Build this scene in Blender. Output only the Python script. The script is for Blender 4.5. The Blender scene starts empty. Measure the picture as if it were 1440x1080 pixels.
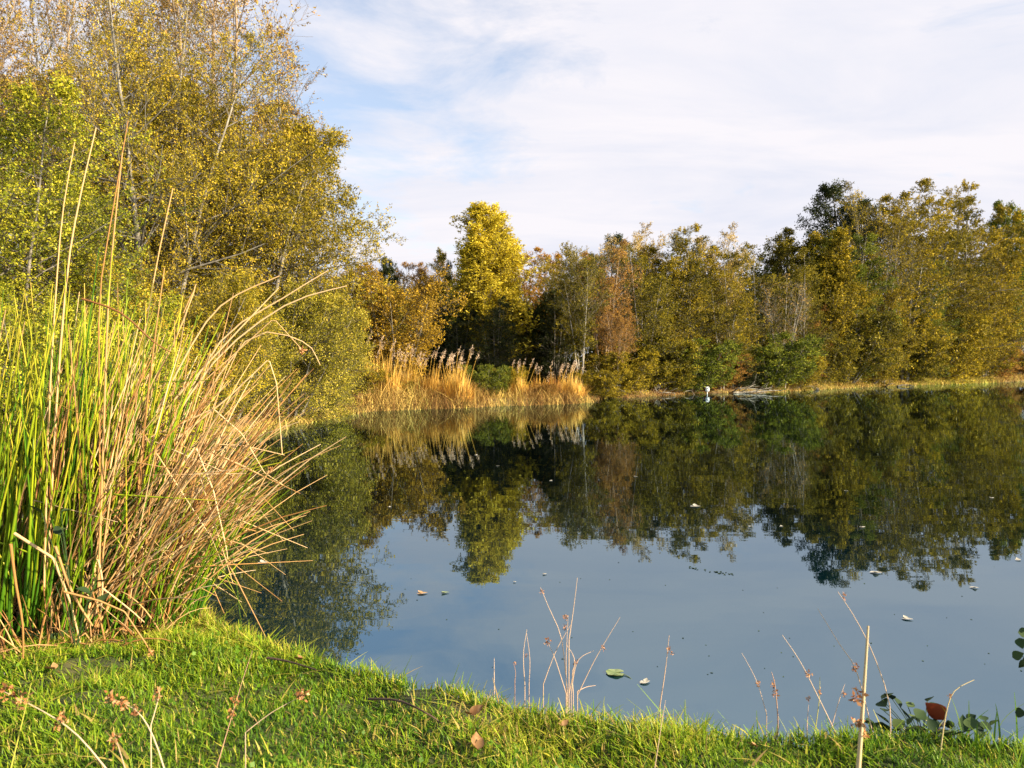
import bpy, math
import numpy as np
from mathutils import Vector
R = math.radians
C = bpy.context.scene.collection
F = 1080.0; CAMZ = 1.3; PITCH = math.atan(18 / 1080.0); GZ = 0.40

# ------------------------------------------------------------------ placing
def ray(px, py):
    x = (px - 720) / F; v = -(py - 540) / F
    c, s = math.cos(PITCH), math.sin(PITCH)
    return np.array([x, c + s * v, -s + c * v])
def onz(px, py, z=0.0):
    d = ray(px, py); t = (z - CAMZ) / d[2]
    return np.array([d[0] * t, d[1] * t, z])
def atd(px, py, d):
    r = ray(px, py); t = d / r[1]
    return np.array([r[0] * t, d, CAMZ + r[2] * t])

# ------------------------------------------------------------------ mesh tools
class MB:
    def __init__(s): s.v = []; s.q = []; s.t = []; s.n = 0; s.a = []; s.b = []
    def add(s, v, q=None, t=None, a=0.5, b=0.5):
        v = np.asarray(v, float).reshape(-1, 3)
        if q is not None and len(q): s.q.append(np.asarray(q, int).reshape(-1, 4) + s.n)
        if t is not None and len(t): s.t.append(np.asarray(t, int).reshape(-1, 3) + s.n)
        s.v.append(v); s.n += len(v)
        s.a.append(np.broadcast_to(np.asarray(a, float).reshape(-1), (len(v),)) if np.size(a) in (1, len(v)) else a)
        s.b.append(np.broadcast_to(np.asarray(b, float).reshape(-1), (len(v),)))
        return s
    def mesh(s, name, mat, smooth=False):
        v = np.concatenate(s.v)
        q = np.concatenate(s.q) if s.q else np.zeros((0, 4), int)
        t = np.concatenate(s.t) if s.t else np.zeros((0, 3), int)
        me = bpy.data.meshes.new(name)
        me.vertices.add(len(v)); me.vertices.foreach_set('co', v.astype(np.float32).ravel())
        me.loops.add(q.size + t.size)
        me.loops.foreach_set('vertex_index', np.concatenate([q.ravel(), t.ravel()]).astype(np.int32))
        me.polygons.add(len(q) + len(t))
        st = np.concatenate([np.arange(len(q)) * 4, q.size + np.arange(len(t)) * 3]).astype(np.int32)
        me.polygons.foreach_set('loop_start', st)
        if smooth: me.polygons.foreach_set('use_smooth', np.ones(len(st), bool))
        for nm, arr in (('tone', s.a), ('clump', s.b)):
            at = me.attributes.new(nm, 'FLOAT', 'POINT'); at.data.foreach_set('value', np.concatenate(arr).astype(np.float32))
        me.materials.append(mat); me.update(calc_edges=True)
        return me
def nrm(a): return a / np.maximum(np.linalg.norm(a, axis=-1, keepdims=True), 1e-9)
def tubes(mb, P, Rr, sides=5, a=0.5, b=0.5, cap=False):
    P = np.asarray(P, float); m, n, _ = P.shape
    Rr = np.broadcast_to(np.asarray(Rr, float), (m, n))
    T = nrm(np.gradient(P, axis=1))
    mean = nrm(P[:, -1] - P[:, 0])
    ref = np.where(np.abs(mean[:, 2:3]) < 0.8, np.array([[0, 0, 1.0]]), np.array([[1.0, 0, 0]]))[:, None, :]
    U = nrm(np.cross(T, np.broadcast_to(ref, T.shape))); V = np.cross(T, U)
    th = np.arange(sides) * 2 * math.pi / sides
    ring = P[:, :, None, :] + Rr[:, :, None, None] * (U[:, :, None, :] * np.cos(th)[:, None] + V[:, :, None, :] * np.sin(th)[:, None])
    base = (np.arange(m) * n * sides)[:, None, None]; i = (np.arange(n - 1) * sides)[None, :, None]; j = np.arange(sides)[None, None, :]
    j2 = (j + 1) % sides
    q = np.stack([base + i + j, base + i + j2, base + i + sides + j2, base + i + sides + j], -1).reshape(-1, 4)
    def ex(z):
        z = np.asarray(z, float)
        if z.size == 1: return np.full(m * n * sides, float(z.reshape(-1)[0]))
        if z.ndim == 1: z = z[:, None]
        return np.repeat(np.broadcast_to(z, (m, n)).ravel(), sides)
    mb.add(ring, q=q, a=ex(a), b=ex(b))
    if cap and sides == 4:
        pass
def leaves(mb, pos, rng, size, wide=0.5, a=None, b=0.5, upb=0.35, fold=True, hang=0.0):
    n = len(pos)
    ax = nrm(rng.normal(size=(n, 3)) + np.array([0, 0, -hang]))
    nn = nrm(rng.normal(size=(n, 3)) + np.array([0, 0, upb * 3]))
    sd = nrm(np.cross(ax, nn)); nn = np.cross(sd, ax)
    L = (size * rng.uniform(.6, 1.35, n))[:, None]; W = L * wide * rng.uniform(.8, 1.2, (n, 1))
    mid = pos + ax * L * .45 - nn * L * (0.12 if fold else 0)
    v = np.stack([pos, mid + sd * W * .5, pos + ax * L, mid - sd * W * .5], 1).reshape(-1, 3)
    i = np.arange(n)[:, None] * 4
    q = i + np.array([[0, 1, 2, 3]])
    if a is None: a = rng.uniform(0, 1, n)
    mb.add(v, q=q, a=np.repeat(a, 4), b=np.repeat(np.broadcast_to(b, (n,)), 4))
def kids(rng, P, Rp, k, tr, ang, Lf, n=5, up=0.1, wob=.1, flat=0.0, rk=.6, phi0=None):
    m, npt, _ = P.shape
    t = (np.arange(k)[None, :] + rng.uniform(0, 1, (m, k))) / k * (tr[1] - tr[0]) + tr[0]
    x = t * (npt - 1); i = np.minimum(x.astype(int), npt - 2); f = (x - i)[..., None]
    mi = np.arange(m)[:, None]
    pos = P[mi, i] * (1 - f) + P[mi, i + 1] * f
    tan = nrm(P[mi, i + 1] - P[mi, i])
    rr = Rp[mi, i] * (1 - f[..., 0]) + Rp[mi, i + 1] * f[..., 0]
    ref = np.where(np.abs(tan[..., 2:3]) < 0.75, np.array([0, 0, 1.0]), np.array([1.0, 0, 0]))
    u = nrm(np.cross(tan, ref)); w = np.cross(tan, u)
    phi = rng.uniform(0, 6.283, (m, 1)) + np.arange(k)[None, :] * 2.4 + rng.uniform(-.5, .5, (m, k))
    perp = u * np.cos(phi)[..., None] + w * np.sin(phi)[..., None]
    perp[..., 2] *= (1 - flat); perp = nrm(perp)
    a = (ang * rng.uniform(.75, 1.25, (m, k)))[..., None]
    d = nrm(tan * np.cos(a) + perp * np.sin(a))
    L = Lf(t, rng, mi) if callable(Lf) else Lf * rng.uniform(.6, 1.2, (m, k))
    out = [pos]; cur = pos
    for s in range(1, n):
        d = nrm(d + np.array([0, 0, up / (n - 1)]) + rng.normal(size=d.shape) * wob)
        cur = cur + d * (L / (n - 1))[..., None]; out.append(cur)
    Q = np.stack(out, 2).reshape(m * k, n, 3)
    r0 = np.minimum(rr * rk, .8 * rr).reshape(-1, 1)
    Rq = r0 * np.linspace(1, .3, n)[None, :]
    return Q, Rq, L.reshape(-1), np.repeat(np.arange(m), k)
PROF = {
    'oval': lambda u: np.sin(np.pi * np.clip(u, 0, 1) ** .75 * .93 + .12),
    'cone': lambda u: (1 - u) * .95 + .1,
    'col': lambda u: .35 + .65 * np.sin(np.pi * np.clip(u, 0, 1) ** .6),
    'dome': lambda u: np.sqrt(np.clip(1 - u ** 2, 0.03, 1)),
    'ovate': lambda u: .22 + .8 * np.sin(np.pi * np.clip(u, 0, 1) ** .62),
    'crown': lambda u: np.sqrt(np.clip(1 - u ** 1.7, .02, 1)) * (.7 + .3 * np.clip(u * 4, 0, 1)),
    'top': lambda u: .35 + .75 * np.sin(np.pi * np.clip(u, 0, 1) ** 1.3),
}
def make_tree(name, seed, H=12, stems=3, spread=.8, cb=.2, Rc=3, prof='oval', nl=20, la=1.0, nb=5, nt=5, lpt=12,
              ls=.12, tr=.10, up=.35, upb=.35, flat=.5, jit=.25, base=.15, wob=.04, bl=.5, tl=.3, lwide=.5, stemcurve=.3,
              leafdrop=0.0, hang=0.0, tside=6, topthin=0.0, limbdrop=0.0):
    rng = np.random.default_rng(seed)
    n = 10; z = np.linspace(0, 1, n)
    P = np.zeros((stems, n, 3)); hs = H * np.where(np.arange(stems) == 0, 1, rng.uniform(.75, .98, stems))
    az = np.arange(stems) * 6.283 / max(stems, 1) + rng.uniform(0, 1.5, stems)
    off = base if stems > 1 else 0.02
    r = off + (spread if stems > 1 else spread * .3) * z[None, :] ** (1 + stemcurve)
    w1 = np.cumsum(rng.normal(size=(stems, n, 2)) * wob * H / 10, axis=1)
    P[..., 0] = r * np.cos(az)[:, None] + w1[..., 0] * z; P[..., 1] = r * np.sin(az)[:, None] + w1[..., 1] * z
    P[..., 2] = hs[:, None] * z[None, :] - .15
    RR = tr * rng.uniform(.7, 1, (stems, 1)) * (1 - .88 * z[None, :]) 
    wood = MB(); lv = MB()
    tubes(wood, P, RR, tside, a=rng.uniform(.8, 1, stems))
    pf = PROF[prof]
    def Lf(t, g, mi):
        u = (t - cb) / (1 - cb); return Rc * pf(u) * g.uniform(.55, 1.15, t.shape)
    Q1, R1, L1, _ = kids(rng, P, RR, nl, (cb, .985), la, Lf, n=6, up=up, wob=.09, flat=flat, rk=.5)
    if limbdrop: kk = rng.uniform(0, 1, len(Q1)) > limbdrop; Q1, R1, L1 = Q1[kk], R1[kk], L1[kk]
    tubes(wood, Q1, np.maximum(R1, .006), 4, a=.5)
    def L2(t, g, mi): return bl * L1[mi] * (1.15 - .7 * t) * g.uniform(.6, 1.25, t.shape) + .15
    Q2, R2, l2, p2 = kids(rng, Q1, R1, nb, (.12, 1.0), .8, L2, n=5, up=upb, wob=.13, flat=flat * .6, rk=.65)
    tubes(wood, Q2, np.maximum(R2, .004), 3, a=.2)
    def L3(t, g, mi): return tl * l2[mi] * g.uniform(.6, 1.3, t.shape) + .15
    Q3, R3, l3, p3 = kids(rng, Q2, R2, nt, (.1, 1.0), .75, L3, n=4, up=upb, wob=.16, flat=flat * .4, rk=.65)
    tubes(wood, Q3, np.maximum(R3, .0025 + ls * .012), 3, a=.05)
    m = len(Q3); cl1 = rng.uniform(0, 1, len(Q1)); clump = np.clip(.55 * cl1[p2[p3]] + .45 * rng.uniform(0, 1, m), 0, 1)
    keep = rng.uniform(0, 1, m) > leafdrop
    if topthin: keep &= ~((Q3[:, 0, 2] / H > .55) & (rng.uniform(0, 1, m) < topthin * (Q3[:, 0, 2] / H - .45) * 2))
    k = np.where(keep)[0]
    t = rng.uniform(0, 1, (len(k), lpt)) ** .8 * 2.999; i = t.astype(int); f = (t - i)[..., None]
    pos = Q3[k][np.arange(len(k))[:, None], i] * (1 - f) + Q3[k][np.arange(len(k))[:, None], i + 1] * f
    pos = pos + rng.normal(size=pos.shape) * jit * ls
    leaves(lv, pos.reshape(-1, 3), rng, ls, lwide, a=None, b=np.repeat(clump[k], lpt), hang=hang)
    return wood, lv

# ------------------------------------------------------------------ materials
def newmat(name):
    m = bpy.data.materials.new(name); m.use_nodes = True; nt = m.node_tree; nt.nodes.clear(); return m, nt
def nd(nt, typ, **kw):
    n = nt.nodes.new(typ)
    for k, v in kw.items():
        if k.startswith('i_'): n.inputs[k[2:].replace('_', ' ')].default_value = v
        else: setattr(n, k, v)
    return n
def ramp(nt, stops, interp='LINEAR'):
    r = nt.nodes.new('ShaderNodeValToRGB'); r.color_ramp.interpolation = interp
    el = r.color_ramp.elements
    while len(el) < len(stops): el.new(.5)
    for e, (p, c) in zip(el, stops): e.position = p; e.color = (*c, 1)
    return r
def leafmat(name, cols, trans=.22, gloss=.012, objvar=.12):
    m, nt = newmat(name); L = nt.links.new
    at = nd(nt, 'ShaderNodeAttribute', attribute_name='tone'); ac = nd(nt, 'ShaderNodeAttribute', attribute_name='clump')
    mx = nd(nt, 'ShaderNodeMath', operation='MULTIPLY_ADD'); mx.inputs[1].default_value = .5; L(at.outputs['Fac'], mx.inputs[0])
    m2 = nd(nt, 'ShaderNodeMath', operation='MULTIPLY'); m2.inputs[1].default_value = .5; L(ac.outputs['Fac'], m2.inputs[0]); L(m2.outputs[0], mx.inputs[2])
    k = len(cols); rp = ramp(nt, [(i / (k - 1) * .8 + .1, c) for i, c in enumerate(cols)]); L(mx.outputs[0], rp.inputs[0])
    oi = nd(nt, 'ShaderNodeObjectInfo'); mr = nd(nt, 'ShaderNodeMapRange'); L(oi.outputs['Random'], mr.inputs[0])
    mr.inputs[3].default_value = 1 - objvar; mr.inputs[4].default_value = 1 + objvar
    hs = nd(nt, 'ShaderNodeHueSaturation'); L(rp.outputs[0], hs.inputs['Color']); cv = nd(nt, 'ShaderNodeMapRange'); L(ac.outputs['Fac'], cv.inputs[0]); cv.inputs[3].default_value = .68; cv.inputs[4].default_value = 1.2
    vm = nd(nt, 'ShaderNodeMath', operation='MULTIPLY'); L(mr.outputs[0], vm.inputs[0]); L(cv.outputs[0], vm.inputs[1]); L(vm.outputs[0], hs.inputs['Value'])
    df = nd(nt, 'ShaderNodeBsdfDiffuse'); tl = nd(nt, 'ShaderNodeBsdfTranslucent'); gl = nd(nt, 'ShaderNodeBsdfGlossy')
    gl.inputs['Roughness'].default_value = .45
    L(hs.outputs[0], df.inputs[0]); L(hs.outputs[0], tl.inputs[0])
    a = nd(nt, 'ShaderNodeMixShader'); a.inputs[0].default_value = trans; L(df.outputs[0], a.inputs[1]); L(tl.outputs[0], a.inputs[2])
    b = nd(nt, 'ShaderNodeMixShader'); b.inputs[0].default_value = gloss; L(a.outputs[0], b.inputs[1]); L(gl.outputs[0], b.inputs[2])
    o = nd(nt, 'ShaderNodeOutputMaterial'); L(b.outputs[0], o.inputs[0]); return m
def barkmat(name, c1, c2, sc=6):
    m, nt = newmat(name); L = nt.links.new
    tc = nd(nt, 'ShaderNodeTexCoord'); mp = nd(nt, 'ShaderNodeMapping'); mp.inputs['Scale'].default_value = (1, 1, .35)
    L(tc.outputs['Object'], mp.inputs[0]); no = nd(nt, 'ShaderNodeTexNoise'); no.inputs['Scale'].default_value = sc; no.inputs['Detail'].default_value = 6
    L(mp.outputs[0], no.inputs[0]); rp = ramp(nt, [(.35, c1), (.65, c2)]); L(no.outputs[0], rp.inputs[0])
    at = nd(nt, 'ShaderNodeAttribute', attribute_name='tone'); mr = nd(nt, 'ShaderNodeMapRange'); L(at.outputs['Fac'], mr.inputs[0]); mr.inputs[3].default_value = .3; mr.inputs[4].default_value = 1.0
    hs = nd(nt, 'ShaderNodeHueSaturation'); L(rp.outputs[0], hs.inputs['Color']); L(mr.outputs[0], hs.inputs['Value'])
    bs = nd(nt, 'ShaderNodeBsdfPrincipled'); bs.inputs['Roughness'].default_value = .85; L(hs.outputs[0], bs.inputs['Base Color'])
    o = nd(nt, 'ShaderNodeOutputMaterial'); L(bs.outputs[0], o.inputs[0]); return m
def tonemat(name, cols, rough=.6, trans=.15, pos=None):
    """colour by the 'tone' attribute"""
    m, nt = newmat(name); L = nt.links.new
    at = nd(nt, 'ShaderNodeAttribute', attribute_name='tone'); k = len(cols)
    rp = ramp(nt, [((pos[i] if pos else i / (k - 1)), c) for i, c in enumerate(cols)]); L(at.outputs['Fac'], rp.inputs[0])
    ac = nd(nt, 'ShaderNodeAttribute', attribute_name='clump'); mr = nd(nt, 'ShaderNodeMapRange'); L(ac.outputs['Fac'], mr.inputs[0])
    mr.inputs[3].default_value = .7; mr.inputs[4].default_value = 1.3
    hs = nd(nt, 'ShaderNodeHueSaturation'); L(rp.outputs[0], hs.inputs['Color']); L(mr.outputs[0], hs.inputs['Value'])
    bs = nd(nt, 'ShaderNodeBsdfPrincipled'); bs.inputs['Roughness'].default_value = rough; bs.inputs['Specular IOR Level'].default_value = .3
    L(hs.outputs[0], bs.inputs['Base Color'])
    tl = nd(nt, 'ShaderNodeBsdfTranslucent'); L(hs.outputs[0], tl.inputs[0])
    a = nd(nt, 'ShaderNodeMixShader'); a.inputs[0].default_value = trans; L(bs.outputs[0], a.inputs[1]); L(tl.outputs[0], a.inputs[2])
    o = nd(nt, 'ShaderNodeOutputMaterial'); L(a.outputs[0], o.inputs[0]); return m
LM = {
 'olive': leafmat('leaf_olive', [(.025, .03, .003), (.10, .09, .006), (.25, .20, .012), (.42, .31, .02)]),
 'gold': leafmat('leaf_gold', [(.12, .07, .008), (.28, .17, .012), (.46, .28, .02), (.56, .36, .04)]),
 'olivegold': leafmat('leaf_olive_gold', [(.045, .042, .004), (.18, .145, .008), (.40, .29, .014), (.58, .40, .025)]),
 'green': leafmat('leaf_green', [(.03, .05, .005), (.10, .13, .010), (.22, .24, .018), (.32, .31, .03)]),
 'yellow': leafmat('leaf_yellow', [(.36, .28, .02), (.64, .50, .03), (.84, .67, .05), (.90, .74, .10)], trans=.4),
 'orange': leafmat('leaf_orange', [(.24, .11, .015), (.45, .22, .02), (.60, .31, .03), (.70, .40, .05)]),
 'russet': leafmat('leaf_russet', [(.20, .09, .02), (.36, .17, .03), (.46, .24, .04), (.34, .24, .04)]),
 'pale': leafmat('leaf_pale', [(.34, .22, .06), (.55, .38, .10), (.66, .48, .16), (.7, .5, .2)]),
 'dark': leafmat('leaf_dark_and_shade', [(.012, .018, .006), (.028, .04, .010), (.05, .062, .013), (.09, .09, .02)]),  # dark green foliage; also carries painted shade on cove trees and woodland
 'nearwillow': leafmat('leaf_near_willow', [(.10, .09, .008), (.30, .24, .014), (.50, .37, .022), (.60, .38, .045)]),
 'nearbush': leafmat('leaf_near_bush', [(.07, .08, .008), (.23, .21, .014), (.45, .37, .03), (.62, .46, .07)]),
 'neargreen': leafmat('leaf_near_green', [(.06, .09, .008), (.19, .22, .012), (.40, .38, .022), (.58, .48, .045)]),
 'sparse': leafmat('leaf_sparse_brown', [(.30, .15, .04), (.45, .27, .06), (.55, .38, .08), (.5, .25, .08)]),
}
BARK = barkmat('bark_brown', (.13, .11, .08), (.36, .32, .25)); BARKT = barkmat('bark_tan', (.30, .20, .11), (.55, .40, .26), 9); BARKD = barkmat('bark_dark', (.035, .03, .022), (.10, .085, .06))
BARKP = barkmat('bark_pale', (.28, .25, .19), (.55, .50, .41), 9)

# ------------------------------------------------------------------ tagging
def tag(o, label=None, cat=None, group=None, kind=None):
    if label: o['label'] = label
    if cat: o['category'] = cat
    if group: o['group'] = group
    if kind: o['kind'] = kind
    return o
def link(name, me, parent=None):
    o = bpy.data.objects.new(name, me); C.objects.link(o)
    if parent: o.parent = parent
    return o
def empty(name, loc=(0, 0, 0), rz=0.0):
    o = link(name, None); o.location = loc; o.rotation_euler = (0, 0, rz); o.empty_display_size = .2; return o

# ------------------------------------------------------------------ the lake and the terrain
near_px = [(205, 780), (232, 810), (290, 836), (340, 860), (400, 885), (480, 906), (560, 923), (640, 938), (700, 953), (760, 968),
           (850, 984), (940, 990), (1050, 996), (1150, 996), (1300, 992), (1440, 1014)]
near = [onz(x, y, GZ + .03)[:2] for x, y in near_px]
poly = [(-30, 12.5), (-14, 12.0), (-8.0, 9.5), (-4.7, 8.3), (-3.0, 6.2), (-2.25, 4.6)] + [tuple(p) for p in near]
poly += [(2.0, 1.75), (3.2, 1.4), (6, .6), (12, -2), (30, -8), (70, -12), (120, 10), (150, 60), (130, 110)]
far_px = [(1520, 533.5), (1440, 536), (1380, 539), (1300, 541.5), (1230, 544), (1160, 547.5), (1120, 550), (1060, 553), (995, 553), (930, 557),
          (880, 560), (852, 559), (838, 561), (822, 567), (760, 570), (700, 571.5), (640, 574.5), (560, 577), (500, 580), (440, 592), (400, 600), (330, 616)]
poly += [tuple(onz(x, y)[:2]) for x, y in far_px]
poly += [(-6.6, 13.6), (-12, 14.2), (-30, 15.2)]
poly = np.array(poly[2:-2] + [(-7.6, 11.0)]) if False else np.array(poly)
# the left arm of the lake is closed off: a bank joins both shores
poly = np.array([p for p in poly if p[0] > -8.5])
A = poly; B = np.roll(poly, -1, 0)
def sdist(x, y):
    """signed distance: >0 on land, <0 on the lake"""
    x = np.asarray(x, float).ravel(); y = np.asarray(y, float).ravel(); best = np.full(x.shape, 1e9); ins = np.zeros(x.shape, bool)
    for a, b in zip(A, B):
        e = b - a; wx = x - a[0]; wy = y - a[1]
        t = np.clip((wx * e[0] + wy * e[1]) / (e @ e), 0, 1)
        best = np.minimum(best, (wx - t * e[0]) ** 2 + (wy - t * e[1]) ** 2)
        c = (a[1] > y) != (b[1] > y)
        with np.errstate(divide='ignore', invalid='ignore'): xi = e[0] * (y - a[1]) / (e[1] if e[1] else 1e-9) + a[0]
        ins ^= c & (x < xi)
    d = np.sqrt(best); return np.where(ins, -d, d)
def wav(x, y, f, s=0):
    return (np.sin(x * f + 1.3 * s + 1.7 * np.sin(y * f * .7 + s)) + np.sin(y * f * 1.13 + 2.1 * s + 1.3 * np.sin(x * f * .83 - s))) * .5
def sm(x): x = np.clip(x, 0, 1); return x * x * (3 - 2 * x)
def ground(x, y, sd=None):
    x = np.asarray(x, float); y = np.asarray(y, float)
    if sd is None: sd = sdist(x, y).reshape(x.shape)
    nearf = 1 - sm((y - 4.5) / 4) * 1.0
    w = .22 * nearf + 1.3 * (1 - nearf); hh = GZ * nearf + (.28) * (1 - nearf)
    h = -.15 + (hh + .15) * sm((sd + .12 * nearf + .25 * (1 - nearf)) / w)
    h = np.where(sd < -.12, -.15 - .5 * sm((-sd - .12) / 2.5), h)
    h = h + (.028 * wav(x, y, 5.1) + .026 * wav(x, y, 13.3, 2)) * sm(sd / .3) * nearf + (.12 * wav(x, y, .45, 1) + .05 * wav(x, y, 1.7, 3)) * sm(sd / 3) * (1 - nearf)
    r = np.hypot(x, y)
    return h + sm((r - 90) / 300) * 4.0 * (1 + .4 * wav(x, y, .013, 4)) * (sd > 0)
na = 420; rr = np.concatenate([[.02], np.geomspace(.3, 3000, 270)])
th = np.linspace(0, 2 * math.pi, na, endpoint=False)
X = rr[:, None] * np.cos(th)[None, :]; Y = rr[:, None] * np.sin(th)[None, :] + .0
Zg = ground(X, Y)
i = np.arange(len(rr) - 1)[:, None] * na; j = np.arange(na)[None, :]; j2 = (j + 1) % na
mb = MB(); mb.add(np.stack([X, Y, Zg], -1), q=np.stack([i + j, i + na + j, i + na + j2, i + j2], -1).reshape(-1, 4))
gm, nt = newmat('ground_soil'); L = nt.links.new
geo = nd(nt, 'ShaderNodeNewGeometry'); n1 = nd(nt, 'ShaderNodeTexNoise'); n1.inputs['Scale'].default_value = 9; n1.inputs['Detail'].default_value = 8
n2 = nd(nt, 'ShaderNodeTexNoise'); n2.inputs['Scale'].default_value = 1.1; n2.inputs['Detail'].default_value = 9; n2.inputs['Roughness'].default_value = .7
L(geo.outputs['Position'], n1.inputs[0]); L(geo.outputs['Position'], n2.inputs[0])
r1 = ramp(nt, [(.35, (.030, .035, .012)), (.5, (.06, .075, .016)), (.7, (.10, .085, .03))]); L(n1.outputs[0], r1.inputs[0])
r2 = ramp(nt, [(.3, (.08, .05, .02)), (.45, (.20, .12, .045)), (.58, (.26, .19, .04)), (.72, (.12, .13, .03))]); L(n2.outputs[0], r2.inputs[0])
sx = nd(nt, 'ShaderNodeSeparateXYZ'); L(geo.outputs['Position'], sx.inputs[0]); mr = nd(nt, 'ShaderNodeMapRange'); mr.inputs[1].default_value = 5; mr.inputs[2].default_value = 9
L(sx.outputs['Y'], mr.inputs[0]); mx = nd(nt, 'ShaderNodeMix', data_type='RGBA'); L(mr.outputs[0], mx.inputs[0]); L(r1.outputs[0], mx.inputs[6]); L(r2.outputs[0], mx.inputs[7])
bs = nd(nt, 'ShaderNodeBsdfPrincipled'); bs.inputs['Roughness'].default_value = .95; L(mx.outputs[2], bs.inputs['Base Color'])
bp = nd(nt, 'ShaderNodeBump'); bp.inputs['Strength'].default_value = .6; bp.inputs['Distance'].default_value = .03; L(n1.outputs[0], bp.inputs['Height']); L(bp.outputs[0], bs.inputs['Normal'])
o = nd(nt, 'ShaderNodeOutputMaterial'); L(bs.outputs[0], o.inputs[0])
tag(link('ground', mb.mesh('ground', gm, True)), kind='structure')

# water
wm, nt = newmat('lake_water'); L = nt.links.new
geo = nd(nt, 'ShaderNodeNewGeometry'); mp = nd(nt, 'ShaderNodeMapping'); mp.inputs['Scale'].default_value = (.7, 2.2, 1); L(geo.outputs['Position'], mp.inputs[0])
n1 = nd(nt, 'ShaderNodeTexNoise'); n1.inputs['Scale'].default_value = 1.2; n1.inputs['Detail'].default_value = 2.5; L(mp.outputs[0], n1.inputs[0])
bp = nd(nt, 'ShaderNodeBump'); bp.inputs['Strength'].default_value = .08; bp.inputs['Distance'].default_value = .010; L(n1.outputs[0], bp.inputs['Height'])
gl = nd(nt, 'ShaderNodeBsdfGlossy'); gl.inputs['Roughness'].default_value = .012; gl.inputs['Color'].default_value = (.70, .88, 1, 1); L(bp.outputs[0], gl.inputs['Normal'])
fr = nd(nt, 'ShaderNodeFresnel'); fr.inputs[0].default_value = 3.5; L(bp.outputs[0], fr.inputs['Normal'])
# the murk in the water shows only where one looks down into it
lw = nd(nt, 'ShaderNodeLayerWeight'); lw.inputs[0].default_value = .5; nv = nd(nt, 'ShaderNodeMapRange'); nv.inputs[1].default_value = .84; nv.inputs[2].default_value = .5; L(lw.outputs['Facing'], nv.inputs[0])
dc = nd(nt, 'ShaderNodeMix', data_type='RGBA'); L(nv.outputs[0], dc.inputs[0]); dc.inputs[6].default_value = (.001, .002, .002, 1); dc.inputs[7].default_value = (.0015, .032, .047, 1)
df = nd(nt, 'ShaderNodeBsdfDiffuse'); L(dc.outputs[2], df.inputs[0])
ms = nd(nt, 'ShaderNodeMixShader'); L(fr.outputs[0], ms.inputs[0]); L(df.outputs[0], ms.inputs[1]); L(gl.outputs[0], ms.inputs[2])
o = nd(nt, 'ShaderNodeOutputMaterial'); L(ms.outputs[0], o.inputs[0])
mb = MB(); xs = np.linspace(-40, 200, 25); ys = np.linspace(-20, 180, 21); gx, gy = np.meshgrid(xs, ys, indexing='ij')
ii = (np.arange(24)[:, None] * 21 + np.arange(20)[None, :]); mb.add(np.stack([gx, gy, gx * 0], -1), q=np.stack([ii, ii + 21, ii + 22, ii + 1], -1))
tag(link('water', mb.mesh('water', wm)), kind='structure')

def gz(x, y): return float(ground(np.array([x]), np.array([y]))[0])

# ------------------------------------------------------------------ tree archetypes
ARCH = {}
def arch(key, **kw):
    w, l = make_tree(key, **kw); H = kw.get('H', 12)
    ARCH[key] = (w.mesh(key + '_wood', BARK, True), l.mesh(key + '_leaf', LM['olive']), H)
for k in range(4):
    arch('alder%d' % k, seed=10 + k, H=12, stems=3 + k % 3, spread=1.3, cb=.06, Rc=2.7, prof='crown', nl=26, nb=7, nt=6, lpt=17, ls=.078, la=1.2, up=.2, flat=.8, limbdrop=.08, upb=.15, lwide=.6, tr=.09)
for k in range(2):
    arch('birch%d' % k, seed=30 + k, H=12, stems=5, spread=1.3, cb=.30, Rc=2.2, prof='top', nl=18, nb=7, nt=6, lpt=12, ls=.095, la=.85, up=.5, flat=.2, tr=.06)
arch('poplar', seed=44, H=10, stems=5, spread=.55, cb=.08, Rc=2.2, prof='ovate', nl=34, nb=8, nt=7, lpt=13, ls=.10, la=.62, up=.8, flat=0, tr=.10, upb=.5)
for k in range(2):
    arch('dome%d' % k, seed=50 + k, H=5, stems=9, spread=1.7, cb=.12, Rc=1.3, prof='top', nl=11, nb=7, nt=7, lpt=13, ls=.07, la=.6, up=.35, flat=0, tr=.05, upb=.3, base=.25, stemcurve=-.1)
for k in range(3):
    arch('shrub%d' % k, seed=60 + k, H=3.2, stems=9, spread=1.5, cb=.05, Rc=1.1, prof='dome', nl=10, nb=6, nt=6, lpt=12, ls=.085, la=.9, up=.1, flat=.2, tr=.035, base=.25, upb=.1, stemcurve=-.2)
for k in range(2):
    arch('oak%d' % k, seed=70 + k, H=14, stems=2, spread=1.2, cb=.18, Rc=3.4, prof='oval', nl=30, nb=8, nt=7, lpt=13, ls=.14, la=1.1, up=.4, flat=.2, tr=.22, jit=.6)
arch('bare', seed=80, H=8, stems=6, spread=1.0, cb=.3, Rc=1.1, prof='top', nl=14, nb=5, nt=4, lpt=3, ls=.10, la=.6, up=.7, flat=0, tr=.05, leafdrop=.6)
arch('sparse', seed=81, H=12, stems=4, spread=1.2, cb=.3, Rc=2.5, prof='oval', nl=20, nb=7, nt=6, lpt=9, ls=.095, la=.8, up=.5, flat=.1, tr=.07, leafdrop=.35)
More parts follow.
